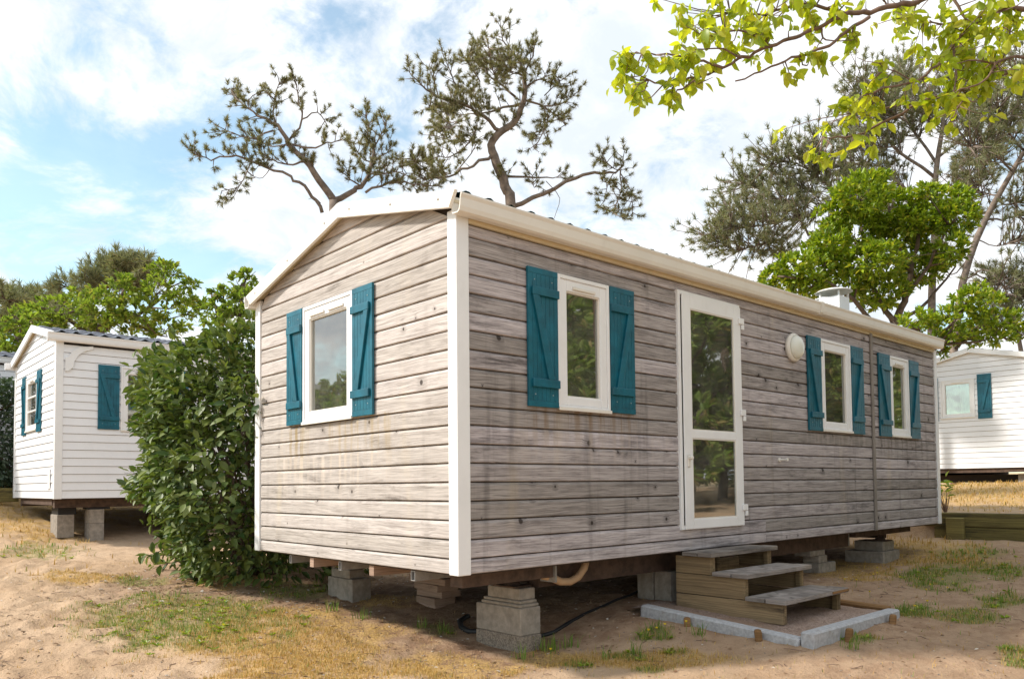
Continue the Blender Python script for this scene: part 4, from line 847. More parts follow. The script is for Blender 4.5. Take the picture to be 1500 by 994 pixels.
 'farpine2':[([(4.6,40.52,1.13),(4.6,40.52,3.92),(4.66,40.37,8.25),(4.77,40.34,9.61)],0.287,0.1,0.3),([(4.63,40.24,8.23),(4.15,41.72,9.25),(3.53,43.35,9.96)],0.09,0.02,0.95),([(4.63,40.23,8.56),(3.96,38.85,9.22),(3.34,37.47,9.19)],0.09,0.02,0.95),([(4.69,40.14,9.22),(5.14,39.25,9.63),(5.55,38.43,9.38)],0.09,0.02,0.95),([(4.63,40.24,8.23),(5.42,39.16,8.83),(5.97,38.34,8.77)],0.09,0.02,0.95),([(4.73,40.08,9.55),(4.92,40.4,9.98),(4.88,40.96,10.24)],0.09,0.02,0.95),([(4.62,40.22,8.73),(3.51,41.14,8.89),(2.76,41.71,9.22)],0.09,0.02,0.95),([(4.69,40.14,9.22),(4.21,40.35,9.86),(4.06,40.3,9.96)],0.09,0.02,0.95),([(4.73,40.09,9.22),(5.46,39.38,9.2),(5.81,39.0,9.36)],0.09,0.02,0.95),([(4.64,40.19,8.89),(5.22,41.15,9.3),(5.71,42.21,9.37)],0.09,0.02,0.95),([(4.63,40.23,8.56),(4.01,42.55,8.67),(3.45,44.8,9.13)],0.09,0.02,0.95),([(4.62,40.21,9.06),(4.42,39.93,9.65),(4.3,39.6,9.8)],0.09,0.02,0.95)],
}
OVER=[([(5.27,-3.03,-1.39),(5.12,-3.09,0.56),(4.89,-3.09,2.52),(4.62,-3.01,3.91)],0.13,0.09,0),([(4.58,-3.03,3.68),(4.03,-2.63,4.37),(3.32,-2.05,4.3),(2.99,-1.8,4.12),(2.78,-1.68,4.05),(2.59,-1.58,3.97),(2.41,-1.48,3.92),(2.22,-1.37,3.8),(2.04,-1.27,3.7),(1.86,-1.18,3.6),(1.67,-1.07,3.49),(1.53,-1.0,3.4),(1.4,-0.95,3.33),(1.19,-0.83,3.24),(1.03,-0.76,3.24)],0.025,0.005,0),([(2.5,-1.6,3.88),(2.31,-1.47,3.72),(2.19,-1.41,3.62),(2.02,-1.3,3.54),(1.84,-1.19,3.44),(1.63,-1.04,3.33)],0.014,0.005,0),([(4.78,-3.04,3.2),(4.16,-2.58,3.92),(3.71,-2.25,4.14),(3.5,-2.12,4.07),(3.3,-2.0,3.94),(3.16,-1.93,3.79),(3.02,-1.86,3.61),(2.86,-1.77,3.47),(2.65,-1.64,3.4),(2.48,-1.55,3.32)],0.022,0.005,0),([(4.91,-3.07,2.69),(4.34,-2.6,3.06),(3.83,-2.21,3.67),(3.49,-1.93,3.57),(3.24,-1.74,3.48),(3.0,-1.54,3.32),(2.76,-1.35,3.18),(2.56,-1.2,3.16)],0.022,0.005,0),([(4.91,-3.07,2.79),(4.11,-2.58,3.58),(3.55,-2.28,3.69),(3.23,-2.19,3.58),(2.92,-2.1,3.51)],0.02,0.005,0),([(3.23,-1.88,4.34),(3.28,-1.96,4.06),(3.36,-2.07,3.91),(3.43,-2.19,3.91)],0.012,0.005,0),([(2.38,-1.49,3.9),(2.13,-1.31,3.96),(1.89,-1.13,3.87),(1.68,-0.98,3.86)],0.015,0.005,0),([(1.8,-1.21,3.56),(1.64,-1.16,3.62),(1.45,-1.07,3.6),(1.29,-1.01,3.53)],0.01,0.004,0),([(1.48,-1.04,3.37),(1.32,-0.94,3.4),(1.14,-0.82,3.43),(0.96,-0.7,3.42)],0.01,0.004,0),([(1.35,-0.98,3.3),(1.22,-0.89,3.19),(1.13,-0.84,3.14)],0.008,0.004,0),([(2.04,-1.29,3.55),(2.08,-1.32,3.49),(2.13,-1.38,3.54)],0.006,0.003,0),([(3.16,-1.93,3.79),(3.13,-1.95,3.54),(3.06,-1.94,3.31)],0.01,0.004,0),([(3.18,-2.2,3.55),(3.11,-2.13,3.41),(2.99,-2.02,3.36)],0.01,0.004,0),([(2.25,-1.36,3.82),(2.23,-1.41,3.69),(2.32,-1.56,3.66)],0.008,0.003,0),([(3.36,-1.96,3.51),(3.24,-1.91,3.33),(3.16,-1.89,3.22)],0.008,0.003,0),([(1.57,-1.13,3.43),(1.45,-1.02,3.51),(1.31,-0.89,3.47)],0.008,0.003,0),([(3.77,-2.24,4.17),(3.7,-2.16,4.03),(3.74,-2.19,3.85)],0.01,0.004,0),([(2.86,-1.77,3.47),(2.65,-1.65,3.55),(2.44,-1.53,3.59)],0.006,0.002,0),([(3.61,-2.09,4.13),(3.26,-1.83,4.03),(3.01,-1.67,4.06)],0.01,0.004,0),([(3.26,-1.73,3.49),(2.93,-1.49,3.39),(2.74,-1.38,3.34)],0.008,0.003,0)]
OVER_LEAVES=[(0.95,-0.69,3.41,0.13,0.07,9),(0.9,-0.65,3.39,0.05,0.06,6),(1.07,-0.79,3.27,0.2,0.13,26),(1.27,-0.92,3.4,0.17,0.12,24),(1.41,-0.99,3.59,0.21,0.11,22),(1.63,-1.07,3.81,0.26,0.1,24),(1.81,-1.22,3.7,0.23,0.1,20),(1.72,-1.14,3.57,0.16,0.07,10),(2.09,-1.36,3.89,0.19,0.08,14),(2.0,-1.25,3.43,0.04,0.06,4),(2.13,-1.38,3.55,0.09,0.1,8),(2.45,-1.54,3.75,0.1,0.07,8),(2.33,-1.44,3.95,0.18,0.06,8),(3.03,-1.69,4.04,0.13,0.12,10),(3.2,-1.84,4.0,0.28,0.19,40),(3.2,-1.95,3.54,0.25,0.2,46),(3.29,-2.05,3.81,0.24,0.22,40),(3.32,-2.2,3.58,0.17,0.25,36),(3.14,-1.88,3.36,0.18,0.11,18),(2.67,-1.6,3.51,0.13,0.06,9),(2.74,-1.38,3.34,0.25,0.1,30),(2.77,-1.4,3.13,0.09,0.06,7),(2.55,-1.19,3.03,0.08,0.06,8),(3.69,-2.17,4.12,0.14,0.14,18),(3.16,-1.89,3.21,0.04,0.05,2),(1.15,-0.86,3.13,0.15,0.05,8),(3.35,-1.99,4.13,0.31,0.07,20),(1.4,-0.86,3.82,0.14,0.07,6),(1.96,-1.24,3.94,0.29,0.04,12),(3.18,-1.84,4.29,0.62,0.08,20),(1.12,-0.74,3.83,0.02,0.02,1)]
BROAD={
 'bright':([([(15.26,3.59,0.14),(15.26,3.59,2.82),(15.37,3.42,4.11),(15.51,3.26,4.7),(15.61,3.13,5.33),(15.71,2.98,6.27)],0.127,0.04,0),([(15.37,3.42,4.11),(15.27,3.7,4.75),(15.19,3.95,5.59),(15.21,4.09,6.77)],0.07,0.03,0),([(15.24,3.56,3.77),(14.38,3.93,4.66),(13.54,4.31,5.06),(12.74,4.69,5.07)],0.06,0.02,0),([(15.51,3.26,4.7),(15.63,2.76,5.42),(15.69,2.32,6.26)],0.05,0.02,0),([(15.61,3.13,5.33),(15.45,3.42,6.32),(15.41,3.6,7.33)],0.05,0.02,0),([(15.44,3.35,4.23),(16.12,2.96,4.74),(16.79,2.57,5.59)],0.05,0.02,0)],
  [(14.04,3.53,6.89,0.66,0.45),(14.2,4.19,6.65,0.47,0.37),(15.3,3.57,6.89,0.71,0.51),(15.54,3.88,7.69,0.36,0.23),(15.19,4.26,6.39,0.89,0.52),(13.98,4.27,5.91,0.54,0.4),(16.0,3.64,6.25,0.82,0.55),(14.53,3.52,5.45,0.84,0.43),(16.58,2.75,7.13,0.61,0.42),(15.82,2.22,6.42,0.52,0.4),(15.73,2.76,6.54,0.47,0.37),(15.65,2.25,5.69,0.36,0.33),(16.54,2.92,5.86,0.4,0.26),(16.2,3.2,5.45,0.64,0.35),(13.23,4.63,5.3,0.64,0.4),(13.33,5.28,5.25,0.41,0.25),(13.51,4.62,4.88,0.54,0.22),(14.45,4.19,5.11,0.71,0.35),(15.17,3.65,4.88,0.63,0.38),(15.23,2.63,6.98,0.3,0.18),(16.99,2.44,7.23,0.26,0.19),(15.21,3.01,6.41,0.46,0.31),(13.97,4.52,5.57,0.39,0.28)]),
 'sapling':([([(11.89,1.62,0.18),(11.89,1.62,1.1),(11.89,1.55,2.34),(12.04,1.38,3.02),(12.33,1.08,3.63)],0.057,0.02,0),([(12.29,1.14,2.95),(12.87,0.86,3.48)],0.03,0.015,0),([(11.98,1.44,2.83),(11.57,1.51,3.29)],0.03,0.015,0),([(11.99,1.43,2.83),(11.9,1.24,2.9)],0.02,0.01,0)],
  [(12.03,0.86,3.74,0.31,0.24),(12.25,0.61,3.6,0.34,0.27),(12.02,1.04,3.46,0.41,0.24),(12.64,0.62,3.42,0.25,0.17),(12.37,1.51,3.46,0.33,0.18),(12.9,0.98,3.38,0.43,0.15),(12.23,1.17,3.17,0.32,0.1),(12.0,1.36,3.11,0.17,0.09),(11.87,1.68,3.48,0.3,0.18),(12.43,1.41,2.94,0.09,0.15),(11.42,1.75,3.31,0.22,0.12),(12.85,0.89,4.06,0.13,0.1),(12.75,0.61,3.13,0.37,0.12),(13.26,0.34,3.2,0.32,0.15),(12.73,0.99,3.15,0.3,0.1),(13.06,0.41,3.44,0.22,0.17)]),
 'leftmid':([([(2.8,20.51,0.93),(2.8,20.51,2.41),(2.89,20.29,4.71),(3.23,19.93,5.67),(3.5,19.65,6.24)],0.138,0.05,0),([(2.89,20.29,4.71),(2.11,20.63,5.43),(1.63,20.72,5.57)],0.07,0.03,0),([(3.03,20.15,5.09),(4.08,19.48,5.71),(4.59,19.32,6.35)],0.07,0.03,0),([(2.96,20.22,4.9),(3.49,19.91,5.31),(4.26,19.43,4.94)],0.05,0.02,0)],
  [(2.32,21.23,5.72,1.07,0.35),(2.82,20.77,5.95,0.94,0.39),(3.1,18.82,5.83,1.01,0.37),(3.18,18.82,6.12,0.37,0.26),(2.71,19.57,5.34,1.12,0.45),(1.64,20.72,5.19,0.75,0.3),(3.56,18.91,5.44,1.03,0.52),(3.94,18.15,5.93,0.63,0.41),(4.12,18.36,6.56,0.49,0.23),(4.54,18.91,6.66,0.27,0.19),(4.28,19.84,6.8,0.28,0.2),(4.54,18.34,5.77,0.57,0.46),(4.75,18.16,6.25,0.27,0.27),(2.28,20.62,5.17,1.05,0.34),(3.55,20.11,5.15,1.17,0.35),(4.47,19.51,5.18,0.98,0.43),(5.29,19.11,5.72,0.72,0.44),(1.56,21.17,5.49,0.53,0.23)]),
 'leftgreen':([([(0.67,18.44,0.88),(0.67,18.44,1.52),(0.66,18.35,3.17),(0.8,18.17,4.16)],0.115,0.05,0),([(0.66,18.35,3.17),(0.18,19.14,4.23)],0.06,0.03,0)],
  [(0.67,18.67,4.31,0.76,0.51),(0.4,18.26,3.64,0.66,0.52),(0.82,18.73,4.76,0.51,0.27),(0.62,17.86,3.36,0.39,0.39),(-0.04,19.63,4.28,0.85,0.68),(0.92,18.06,4.16,0.41,0.27),(0.58,18.86,3.05,0.51,0.34)]),
 'behindbush':([([(3.77,12.86,0.41),(3.77,12.86,1.66),(3.79,12.74,3.44),(3.83,12.66,4.33),(3.9,12.55,5.0)],0.092,0.03,0),([(3.79,12.74,3.44),(3.56,13.11,4.37),(3.49,13.34,4.85)],0.05,0.02,0)],
  [(3.83,12.67,4.93,0.33,0.24),(3.53,12.67,4.51,0.5,0.32),(3.94,12.5,5.14,0.21,0.15),(3.32,12.49,4.67,0.2,0.14),(3.74,12.1,4.44,0.4,0.35),(3.46,13.04,4.34,0.45,0.3),(3.82,12.64,4.18,0.59,0.3),(4.23,12.71,4.85,0.27,0.33)]),
}


def frame_dirs(d):
    d = d/np.linalg.norm(d, axis=-1, keepdims=True)
    a = np.cross(d, np.where(np.abs(d[..., 2:3]) > .9, np.array([1., 0, 0]), np.array([0, 0, 1.])))
    a /= np.linalg.norm(a, axis=-1, keepdims=True); return d, a, np.cross(d, a)
def tufts_mesh(name, P, D, n=34, length=.15, core=.16, width=.010):
    """needle tufts at P pointing along D: thin triangles all round a short twig"""
    N = len(P); d, a, b = frame_dirs(D)
    ang = rng.uniform(0, 2*np.pi, (N, n)); tt = rng.uniform(0, 1, (N, n)); tilt = rng.uniform(.35, 1.75, (N, n))*(1-.45*tt)
    ln = length*rng.uniform(.7, 1.15, (N, n))
    base = P[:, None]+d[:, None]*(core*tt)[..., None]
    rad = a[:, None]*np.cos(ang)[..., None]+b[:, None]*np.sin(ang)[..., None]
    dirn = d[:, None]*np.cos(tilt)[..., None]+rad*np.sin(tilt)[..., None]
    tip = base+dirn*ln[..., None]
    sdv = np.cross(dirn, rng.normal(size=dirn.shape)); sdv /= np.linalg.norm(sdv, axis=-1, keepdims=True)+1e-9
    V = np.stack([base-sdv*width/2, base+sdv*width/2, tip], 2).reshape(-1, 3)
    return arrays_mesh(name, V, np.arange(len(V)).reshape(-1, 3))
def smooth_line(pts, r0, r1, sub=3, wob=.0):
    p = np.array(pts, float); n = len(p); t = np.arange(n); q = np.linspace(0, n-1, (n-1)*sub+1)
    m = np.gradient(p, axis=0) if n > 2 else np.repeat((p[1:]-p[:1]), 2, 0)
    i = np.clip(q.astype(int), 0, n-2); u = (q-i)[:, None]
    h = (2*u**3-3*u**2+1)*p[i]+(u**3-2*u**2+u)*m[i]+(-2*u**3+3*u**2)*p[i+1]+(u**3-u**2)*m[i+1]
    if wob: h[1:-1] += rng.normal(size=h[1:-1].shape)*wob
    return h, np.linspace(r0, r1, len(h))
def pine(key, label, dens, tl, needles, barkmat, needlemat, tw=.28, nlen=.15, width=.010, up=.5, tk=.66):
    br = PINES[key]; b0 = np.array(br[0][0][0])
    t = tag(empty('pine_tree', b0), label, 'pine tree')
    mb = MB(); PP = []; DD = []
    for k, (pts, r0, r1, leaf) in enumerate(br):
        h, rr = smooth_line(pts, r0*tk, r1*tk, 3, min(.02, r0*.4) if k else .01); h = h-b0
        mb.tube(h, list(rr), 8 if r0 > .06 else 5)
        if leaf <= 0: continue
        seg = np.linalg.norm(np.diff(h, axis=0), axis=1); cum = np.r_[0, np.cumsum(seg)]; L = cum[-1]
        n = max(3, int(L*leaf*dens))
        for s in np.r_[rng.uniform(L*(1-leaf), L, n), [L]*2]:
            i = min(np.searchsorted(cum, s), len(cum)-1); i = max(i, 1); f = (s-cum[i-1])/max(seg[i-1], 1e-6)
            p = h[i-1]+(h[i]-h[i-1])*f; ax = (h[i]-h[i-1])/max(seg[i-1], 1e-6)
            v = rng.normal(size=3); v -= ax*v.dot(ax)*.6; v /= np.linalg.norm(v); v = v+ax*.6+np.array([0, 0, up]); v /= np.linalg.norm(v)
            ln = tw*rng.uniform(.15, 1.25)
            q = p+v*ln
            if ln > .10: mb.tube([p, p+v*ln*.5+rng.normal(size=3)*.01, q], [.009*tl, .007*tl, .005*tl], 3)
            PP.append(q); DD.append(v+np.array([0, 0, .35])+rng.normal(size=3)*.25)
            if ln > tw*.7: PP.append(p+v*ln*.55); DD.append(v+rng.normal(size=3)*.6)
    obj('trunk', mb, M[barkmat], t, smooth=True)
    link('crown', tufts_mesh('crown', np.array(PP), np.array(DD), needles, nlen, nlen*.75, width), M[needlemat], t)
    return t
pine('left', 'bare limbed pine forking left above the gable ridge', 26, 1., 56, 'bark', 'needle', .22, .085, .0085)
pine('center', 'crooked tall pine with bent trunk rising behind the middle of the roof', 24, 1., 56, 'bark', 'needle', .26, .095, .009)
pine('right1', 'broad dense pine with upright trunk behind the bright green tree at right', 42, 2., 34, 'bark', 'needle_far', .9, .19, .020)
pine('right2', 'leaning pine trunk at the right edge, its crown running out of frame', 44, 2., 34, 'bark', 'needle_far', 1.1, .19, .020)
pine('right3', 'small pine low at the right edge above the white home', 34, 2., 28, 'bark', 'needle_far', .8, .22, .02)
pine('farpine', 'distant dark pine standing above the yellow green trees at left', 18, 3., 30, 'bark_dark', 'needle_far', .45, .34, .035)
pine('farpine2', 'distant dense pine at the far left edge of the tree line', 16, 3., 30, 'bark_dark', 'needle_far', .5, .36, .04)

def leaf_quads(P, D, Nn, ln, wd, fold=.25):
    """6-vertex folded leaves: base, two mids, tip; P base points, D direction, Nn leaf normal hint"""
    D = D/np.linalg.norm(D, axis=1, keepdims=True); S = np.cross(D, Nn); S /= np.linalg.norm(S, axis=1, keepdims=True)+1e-9; U = np.cross(S, D)
    l = ln[:, None]; w_ = wd[:, None]
    v = [P, P+D*l*.38+S*w_*.5+U*w_*fold, P+D*l*.72+S*w_*.40+U*w_*fold*.7, P+D*l-U*l*.10, P+D*l*.72-S*w_*.40+U*w_*fold*.7, P+D*l*.38-S*w_*.5+U*w_*fold]
    V = np.stack(v, 1).reshape(-1, 3); n = len(P); b = np.arange(n)[:, None]*6
    F = np.concatenate([b+np.array([[0, 1, 2, 3]]), b+np.array([[0, 3, 4, 5]])], 1).reshape(-1, 4)
    return V, F
def crown_leaves(cl, dens, ln, wd, rosette=7, depth_k=1.0, shell=.45, k_=.95):
    PP, DD, NN = [], [], []
    cl = [(x, y, z, a*k_, b*k_) for x, y, z, a, b in cl]
    for x, y, z, a, b in cl:
        nr = int(dens*(a*a*b)**(2/3.)*10)+6
        u = rng.normal(size=(nr, 3)); u /= np.linalg.norm(u, axis=1, keepdims=True)
        r = rng.uniform(shell, 1.0, nr)**.6*rng.uniform(.8, 1.12, nr)
        c = np.array([x, y, z])+u*r[:, None]*np.array([a, a*depth_k, b])
        out = u+np.array([0, 0, .7])
        for k in range(rosette):
            d = out+rng.normal(size=(nr, 3))*.75
            PP.append(c+rng.normal(size=(nr, 3))*ln*.10); DD.append(d); NN.append(np.array([0, 0, 1.])+rng.normal(size=(nr, 3))*.5)
    P = np.concatenate(PP); D = np.concatenate(DD); Nn = np.concatenate(NN); n = len(P)
    return leaf_quads(P, D, Nn, ln*rng.uniform(.65, 1.2, n), wd*rng.uniform(.7, 1.2, n))
def broad(name, key, label, cat, dens, ln, wd, matl, rosette=7, bark='bark_dark', data=None, k_=.95, depth_k=1.):
    tr, cl = data or BROAD[key]; b0 = np.array(tr[0][0][0])
    t = tag(empty(name, b0), label, cat); mb = MB()
    for k, (pts, r0, r1, _) in enumerate(tr):
        h, rr = smooth_line(pts, r0, r1, 3, .02); mb.tube(h-b0, list(rr), 7)
    main = [np.array(p)-b0 for tri in tr for p in tri[0][1:]]
    for x, y, z, a, b in cl:
        c = np.array([x, y, z])-b0; m = min(main, key=lambda q: np.linalg.norm(q-c)+max(0, q[2]-c[2])*2)
        mid = (m+c)/2+rng.normal(size=3)*.08-np.array([0, 0, .08])
        mb.tube([m, mid, c], [.028, .02, .008], 5)
        for _ in range(5):
            e = c+rng.normal(size=3)*np.array([a, a, b])*.55; mb.tube([mid*.4+c*.6, (c+e)/2+rng.normal(size=3)*.05, e], [.012, .008, .004], 3)
    obj('trunk', mb, M[bark], t, smooth=True)
    V, F = crown_leaves(cl, dens, ln, wd, rosette, depth_k, k_=k_); link('crown', arrays_mesh('crown', V-b0, F), M[matl], t); return t
broad('broadleaf_tree', 'bright', 'bright green bushy tree rising behind the chimney', 'tree', 44, .15, .060, 'bright', 9)
broad('broadleaf_tree', 'sapling', 'low bright green tree above the roof of the far right white home', 'tree', 34, .12, .046, 'bright', 9)
broad('broadleaf_tree', 'leftmid', 'spreading yellow green tree behind the tiled roof at left', 'tree', 16, .19, .075, 'yellowgreen', 7, k_=.74)
broad('broadleaf_tree', 'leftgreen', 'green tree filling the far left edge above the hedge', 'tree', 15, .17, .075, 'yellowgreen', 7)
broad('broadleaf_tree', 'behindbush', 'slim yellow green tree just left of the gable, above the bush', 'tree', 20, .15, .065, 'yellowgreen', 7, k_=.85)

# trees on the south and west side of the site: what the window panes mirror
def generic_tree(x, y, hgt, rad, label, seed, low=.5):
    r = np.random.default_rng(seed); z0 = gz(x, y)-.05
    tr = [([(x, y, z0), (x+.1, y, z0+hgt*.35), (x, y+.15, z0+hgt*.75)], .12, .04, 0)]; cl = []
    for k in range(36):
        zz = z0+low+(hgt-low)*r.random(); f = math.sin(math.pi*min(1, .18+.82*(zz-z0-low)/(hgt-low)*.95))**.5
        a = r.uniform(0, 2*math.pi); rr = rad*f*math.sqrt(r.random())
        tr.append(([(x, y, z0+(zz-z0)*.7), (x+rr*.6*math.cos(a), y+rr*.6*math.sin(a), zz-.1), (x+rr*math.cos(a), y+rr*math.sin(a), zz)], .03, .01, 0)) if k < 7 else None
        cl.append((x+rr*math.cos(a), y+rr*math.sin(a), zz, r.uniform(.45, .8)*rad*.42, r.uniform(.4, .7)*rad*.36))
    return broad('broadleaf_tree', None, label, 'tree', 13, .20, .09, 'south', 7, data=(tr, cl))
generic_tree(9.6, -5.2, 4.6, 1.9, 'leafy tree mirrored in the upper pane of the glazed door', 1, .4)
generic_tree(13.0, -6.6, 5.6, 2.3, 'taller leafy tree mirrored in the narrow front windows', 2, .4)
generic_tree(6.2, -6.4, 4.4, 1.9, 'leafy tree mirrored in the front window left of the door', 3, .5)
generic_tree(17.5, -6.5, 5.0, 2.4, 'round leafy tree mirrored in the window at the far end', 4, .4)
generic_tree(11.2, -7.6, 5.0, 2.2, 'leafy tree mirrored behind the nearest one in the glazed door', 7, .3)
generic_tree(8.0, -8.2, 5.2, 2.3, 'leafy tree mirrored at the left edge of the glazed door', 8, .3)
generic_tree(15.2, -5.4, 4.2, 2.0, 'low leafy tree mirrored in the window right of the wall lamp', 9, .3)
generic_tree(13, -12, 7, 3.6, 'broad tree far behind, mirrored at the top of the glazed door', 21, .3)
generic_tree(20.5, -7, 5, 2.4, 'leafy tree mirrored in the farthest front window', 22, .3)
generic_tree(19, -13, 7.5, 3.8, 'broad tree far behind, mirrored high in the farthest front window', 23, .3)
generic_tree(6, -12.5, 6.5, 3.4, 'broad tree far behind, mirrored in the front window left of the door', 24, .3)
generic_tree(25, -11, 7, 3.4, 'broad tree farthest to the east, mirrored beside the window frame at the far end', 25, .3)
generic_tree(-6.5, 13.5, 2.3, 1.8, 'leafy tree mirrored at the left in the gable window', 5, .4)
generic_tree(-9.5, 17.5, 3.3, 2.4, 'taller leafy tree mirrored at the right in the gable window', 6, .4)

# leaf meshes for single leaves
def leaf_mesh(name, ln, wd, curl, mat):
    mb = MB(); prof = [(0, .04), (.15, .55), (.35, .98), (.55, 1.), (.75, .70), (.90, .32), (1., .03)]
    L, C, Rr = [], [], []
    for t, w_ in prof:
        z = -curl*ln*t*t; L.append((-w_*wd/2, ln*t, z+w_*wd*.14)); C.append((0, ln*t, z)); Rr.append((w_*wd/2, ln*t, z+w_*wd*.14))
    b = 0; mb.v = L+C+Rr; n = len(prof)
    for i in range(n-1): mb.f += [(i, n+i, n+i+1, i+1), (n+i, 2*n+i, 2*n+i+1, n+i+1)]
    m = mb.mesh(name, True); m.materials.append(M[mat]); return m
def place_leaf(me, p, d, nrm, s, parent, name='leaf'):
    o = bpy.data.objects.new(name, me); COL.objects.link(o); o.parent = parent
    y = Vector(d).normalized(); x = y.cross(Vector(nrm)).normalized(); z = x.cross(y)
    mtx = Matrix((x, y, z)).transposed().to_4x4(); o.matrix_local = Matrix.Translation(Vector(p)) @ mtx @ Matrix.Scale(s, 4); return o

def singles_and_rest(t, P, D, Nn, ln, wd, meshes, base_ln, matl, key, nmax=298):
    """the leaves that show largest become single parts, the others one foliage mesh"""
    order = np.argsort(key); sel = order[:nmax]; rest = order[nmax:]
    for i in sel: place_leaf(meshes[i % len(meshes)], P[i], D[i], Nn[i], float(ln[i]/base_ln), t)
    if len(rest):
        V, F = leaf_quads(P[rest], D[rest], Nn[rest], ln[rest], wd[rest]); tag(link('foliage', arrays_mesh('foliage', V, F), M[matl], t), kind='stuff')

# overhanging tree, top right
b0 = np.array(OVER[0][0][0]); ot = tag(empty('broadleaf_tree', b0), 'near tree whose branches with large backlit leaves hang in from the top right', 'tree')
mb = MB(); P, D, Nn = [], [], []; bpts = []
for k, (pts, r0, r1, _) in enumerate(OVER):
    h, rr = smooth_line(pts, r0, r1, 4, .006 if k else .01); h = h-b0; mb.tube(h, list(rr), 8 if k == 0 else 6)
    if k: bpts += list(h)
bpts = np.array(bpts)
for x, y, z, a, b, n in OVER_LEAVES:
    c = np.array([x, y, z])-b0
    for q in range(max(1, int(n*.68))):                        # twigs with two to four hanging leaves
        e = c+rng.normal(size=3)*np.array([a, a, b])*np.array([.60, .60, .62])
        m = bpts[np.argmin(np.linalg.norm(bpts-e, axis=1)+.6*np.maximum(0, e[2]-bpts[:, 2]))]
        if np.linalg.norm(m-e) > .02: mb.tube([m, (m+e)/2+rng.normal(size=3)*.015, e], [.005, .0035, .002], 4)
        for s in range(int(rng.integers(3, 9))):
            dd = rng.normal(size=3)*.75+np.array([0, 0, -.75]); p = e+rng.normal(size=3)*.02
            P.append(p); D.append(dd); Nn.append(rng.normal(size=3)+np.array([0, 0, .8]))
P, D, Nn = map(np.array, (P, D, Nn)); n = len(P); ln = rng.uniform(.055, .118, n)*rng.choice([.8, 1., 1.], n); wd = ln*rng.uniform(.46, .62, n)
obj('trunk', mb, M['twig'], ot, smooth=True)
lm = [leaf_mesh('large_leaf', .14, .078, c, 'over1') for c in (.1, .25, .4)]
singles_and_rest(ot, P, D, Nn, ln, wd, lm, .14, 'over', np.linalg.norm(P+b0-CAM, axis=1)-ln*8)
print('over leaves', n)

# large glossy bush between the homes
bc = np.array([.60, 4.40]); brx, bry = .95, 1.08; bz0 = gz(.4, 4.3)
bush = tag(empty('leafy_bush', (bc[0], bc[1], bz0)), 'large dark glossy leaved bush against the far corner of the grey home', 'bush')
N = 14500
th = rng.uniform(0, 2*np.pi, N); hh = rng.uniform(0, 1, N)**.85
lump = .66+.46*vnoise(th*1.9+4, hh*5., 1.0, 11)+.28*vnoise(th*4.6+4, hh*12, 1.0, 12)
prof = np.clip(np.interp(hh, [0, .08, .25, .5, .75, .9, .97, 1], [.76, .88, 1., 1.08, 1.16, 1.12, .98, .7]), 0, 2)
rr = rng.uniform(.55, 1.0, N)**.45*lump*prof
sq = 1/np.maximum((np.abs(np.cos(th))**3.2+np.abs(np.sin(th))**3.2)**(1/3.2), .1)
H = 2.52
P = np.stack([brx*rr*sq*np.cos(th), bry*rr*sq*np.sin(th), .03+hh*H*(.88+.18*vnoise(th*2.4, hh*0, 1., 13))], 1)
skirt = (hh < .22) & (np.sin(th) < 0) & (np.cos(th) > .1); P[skirt, 0] += .45*rng.random(skirt.sum()); P[skirt, 1] -= .30*rng.random(skirt.sum())
out = np.stack([np.cos(th), np.sin(th), np.interp(hh, [0, .8, 1], [-.05, .35, 1.2])], 1)
D = out*.8+rng.normal(size=(N, 3))*.55+np.array([0, 0, -.25]); Nn = out*.7+np.array([0, 0, .75])+rng.normal(size=(N, 3))*.35
ln = rng.uniform(.065, .125, N); wd = ln*.48
sb = MB()
SP, SD, SN = [], [], []
for k in range(300):                                    # loose shoots standing out of the mass
    a = rng.uniform(0, 2*np.pi); hz = rng.uniform(.08, .97); e = np.array([math.cos(a), math.sin(a), rng.uniform(-.25, .8)]); e /= np.linalg.norm(e)
    q = np.array([brx*.85*math.cos(a), bry*.85*math.sin(a), hz*H])*np.array([1, 1, 1.]); 
    if hz > .82: q[:2] *= rng.uniform(.2, .85); e = np.array([e[0]*.5, e[1]*.5, .9]); e /= np.linalg.norm(e)
    L = rng.uniform(.20, .50); sb.tube([q-e*.2, q+e*L*.5, q+e*L+np.array([0, 0, -.03])], [.006, .004, .002], 4)
    for s in np.linspace(.05, 1, 11):
        SP.append(q+e*L*s); dd = e*.5+rng.normal(size=3)*.6; SD.append(dd); SN.append(np.array([0, 0, 1.])+e*.3+rng.normal(size=3)*.3)
P = np.concatenate([P, SP]); D = np.concatenate([D, SD]); Nn = np.concatenate([Nn, SN]); N = len(P); rr = np.concatenate([rr, np.ones(len(SP))*1.1])
ln = rng.uniform(.065, .14, N); wd = ln*.47
for k in range(26):
    a = rng.uniform(0, 2*np.pi); r = rng.uniform(.4, .8); z = rng.uniform(.9, 2.3)
    sb.tube([(rng.normal()*.15, rng.normal()*.15, -.1), (brx*r*.4*math.cos(a), bry*r*.4*math.sin(a), z*.5), (brx*r*math.cos(a), bry*r*math.sin(a), z)], [.022, .016, .006], 5)
obj('stems', sb, M['bark_dark'], bush)
lm = [leaf_mesh('glossy_leaf', .10, .048, c, 'bush1') for c in (.05, .2, .35)]
Pw = P+np.array([bc[0], bc[1], bz0]); keyv = np.linalg.norm(Pw-CAM, axis=1)-rr*1.2
hidden = (Pw[:, 0] > .0) & (Pw[:, 2] > -.05)
singles_and_rest(bush, P, D, Nn, ln, wd, lm, .10, 'bush', keyv+hidden*5)
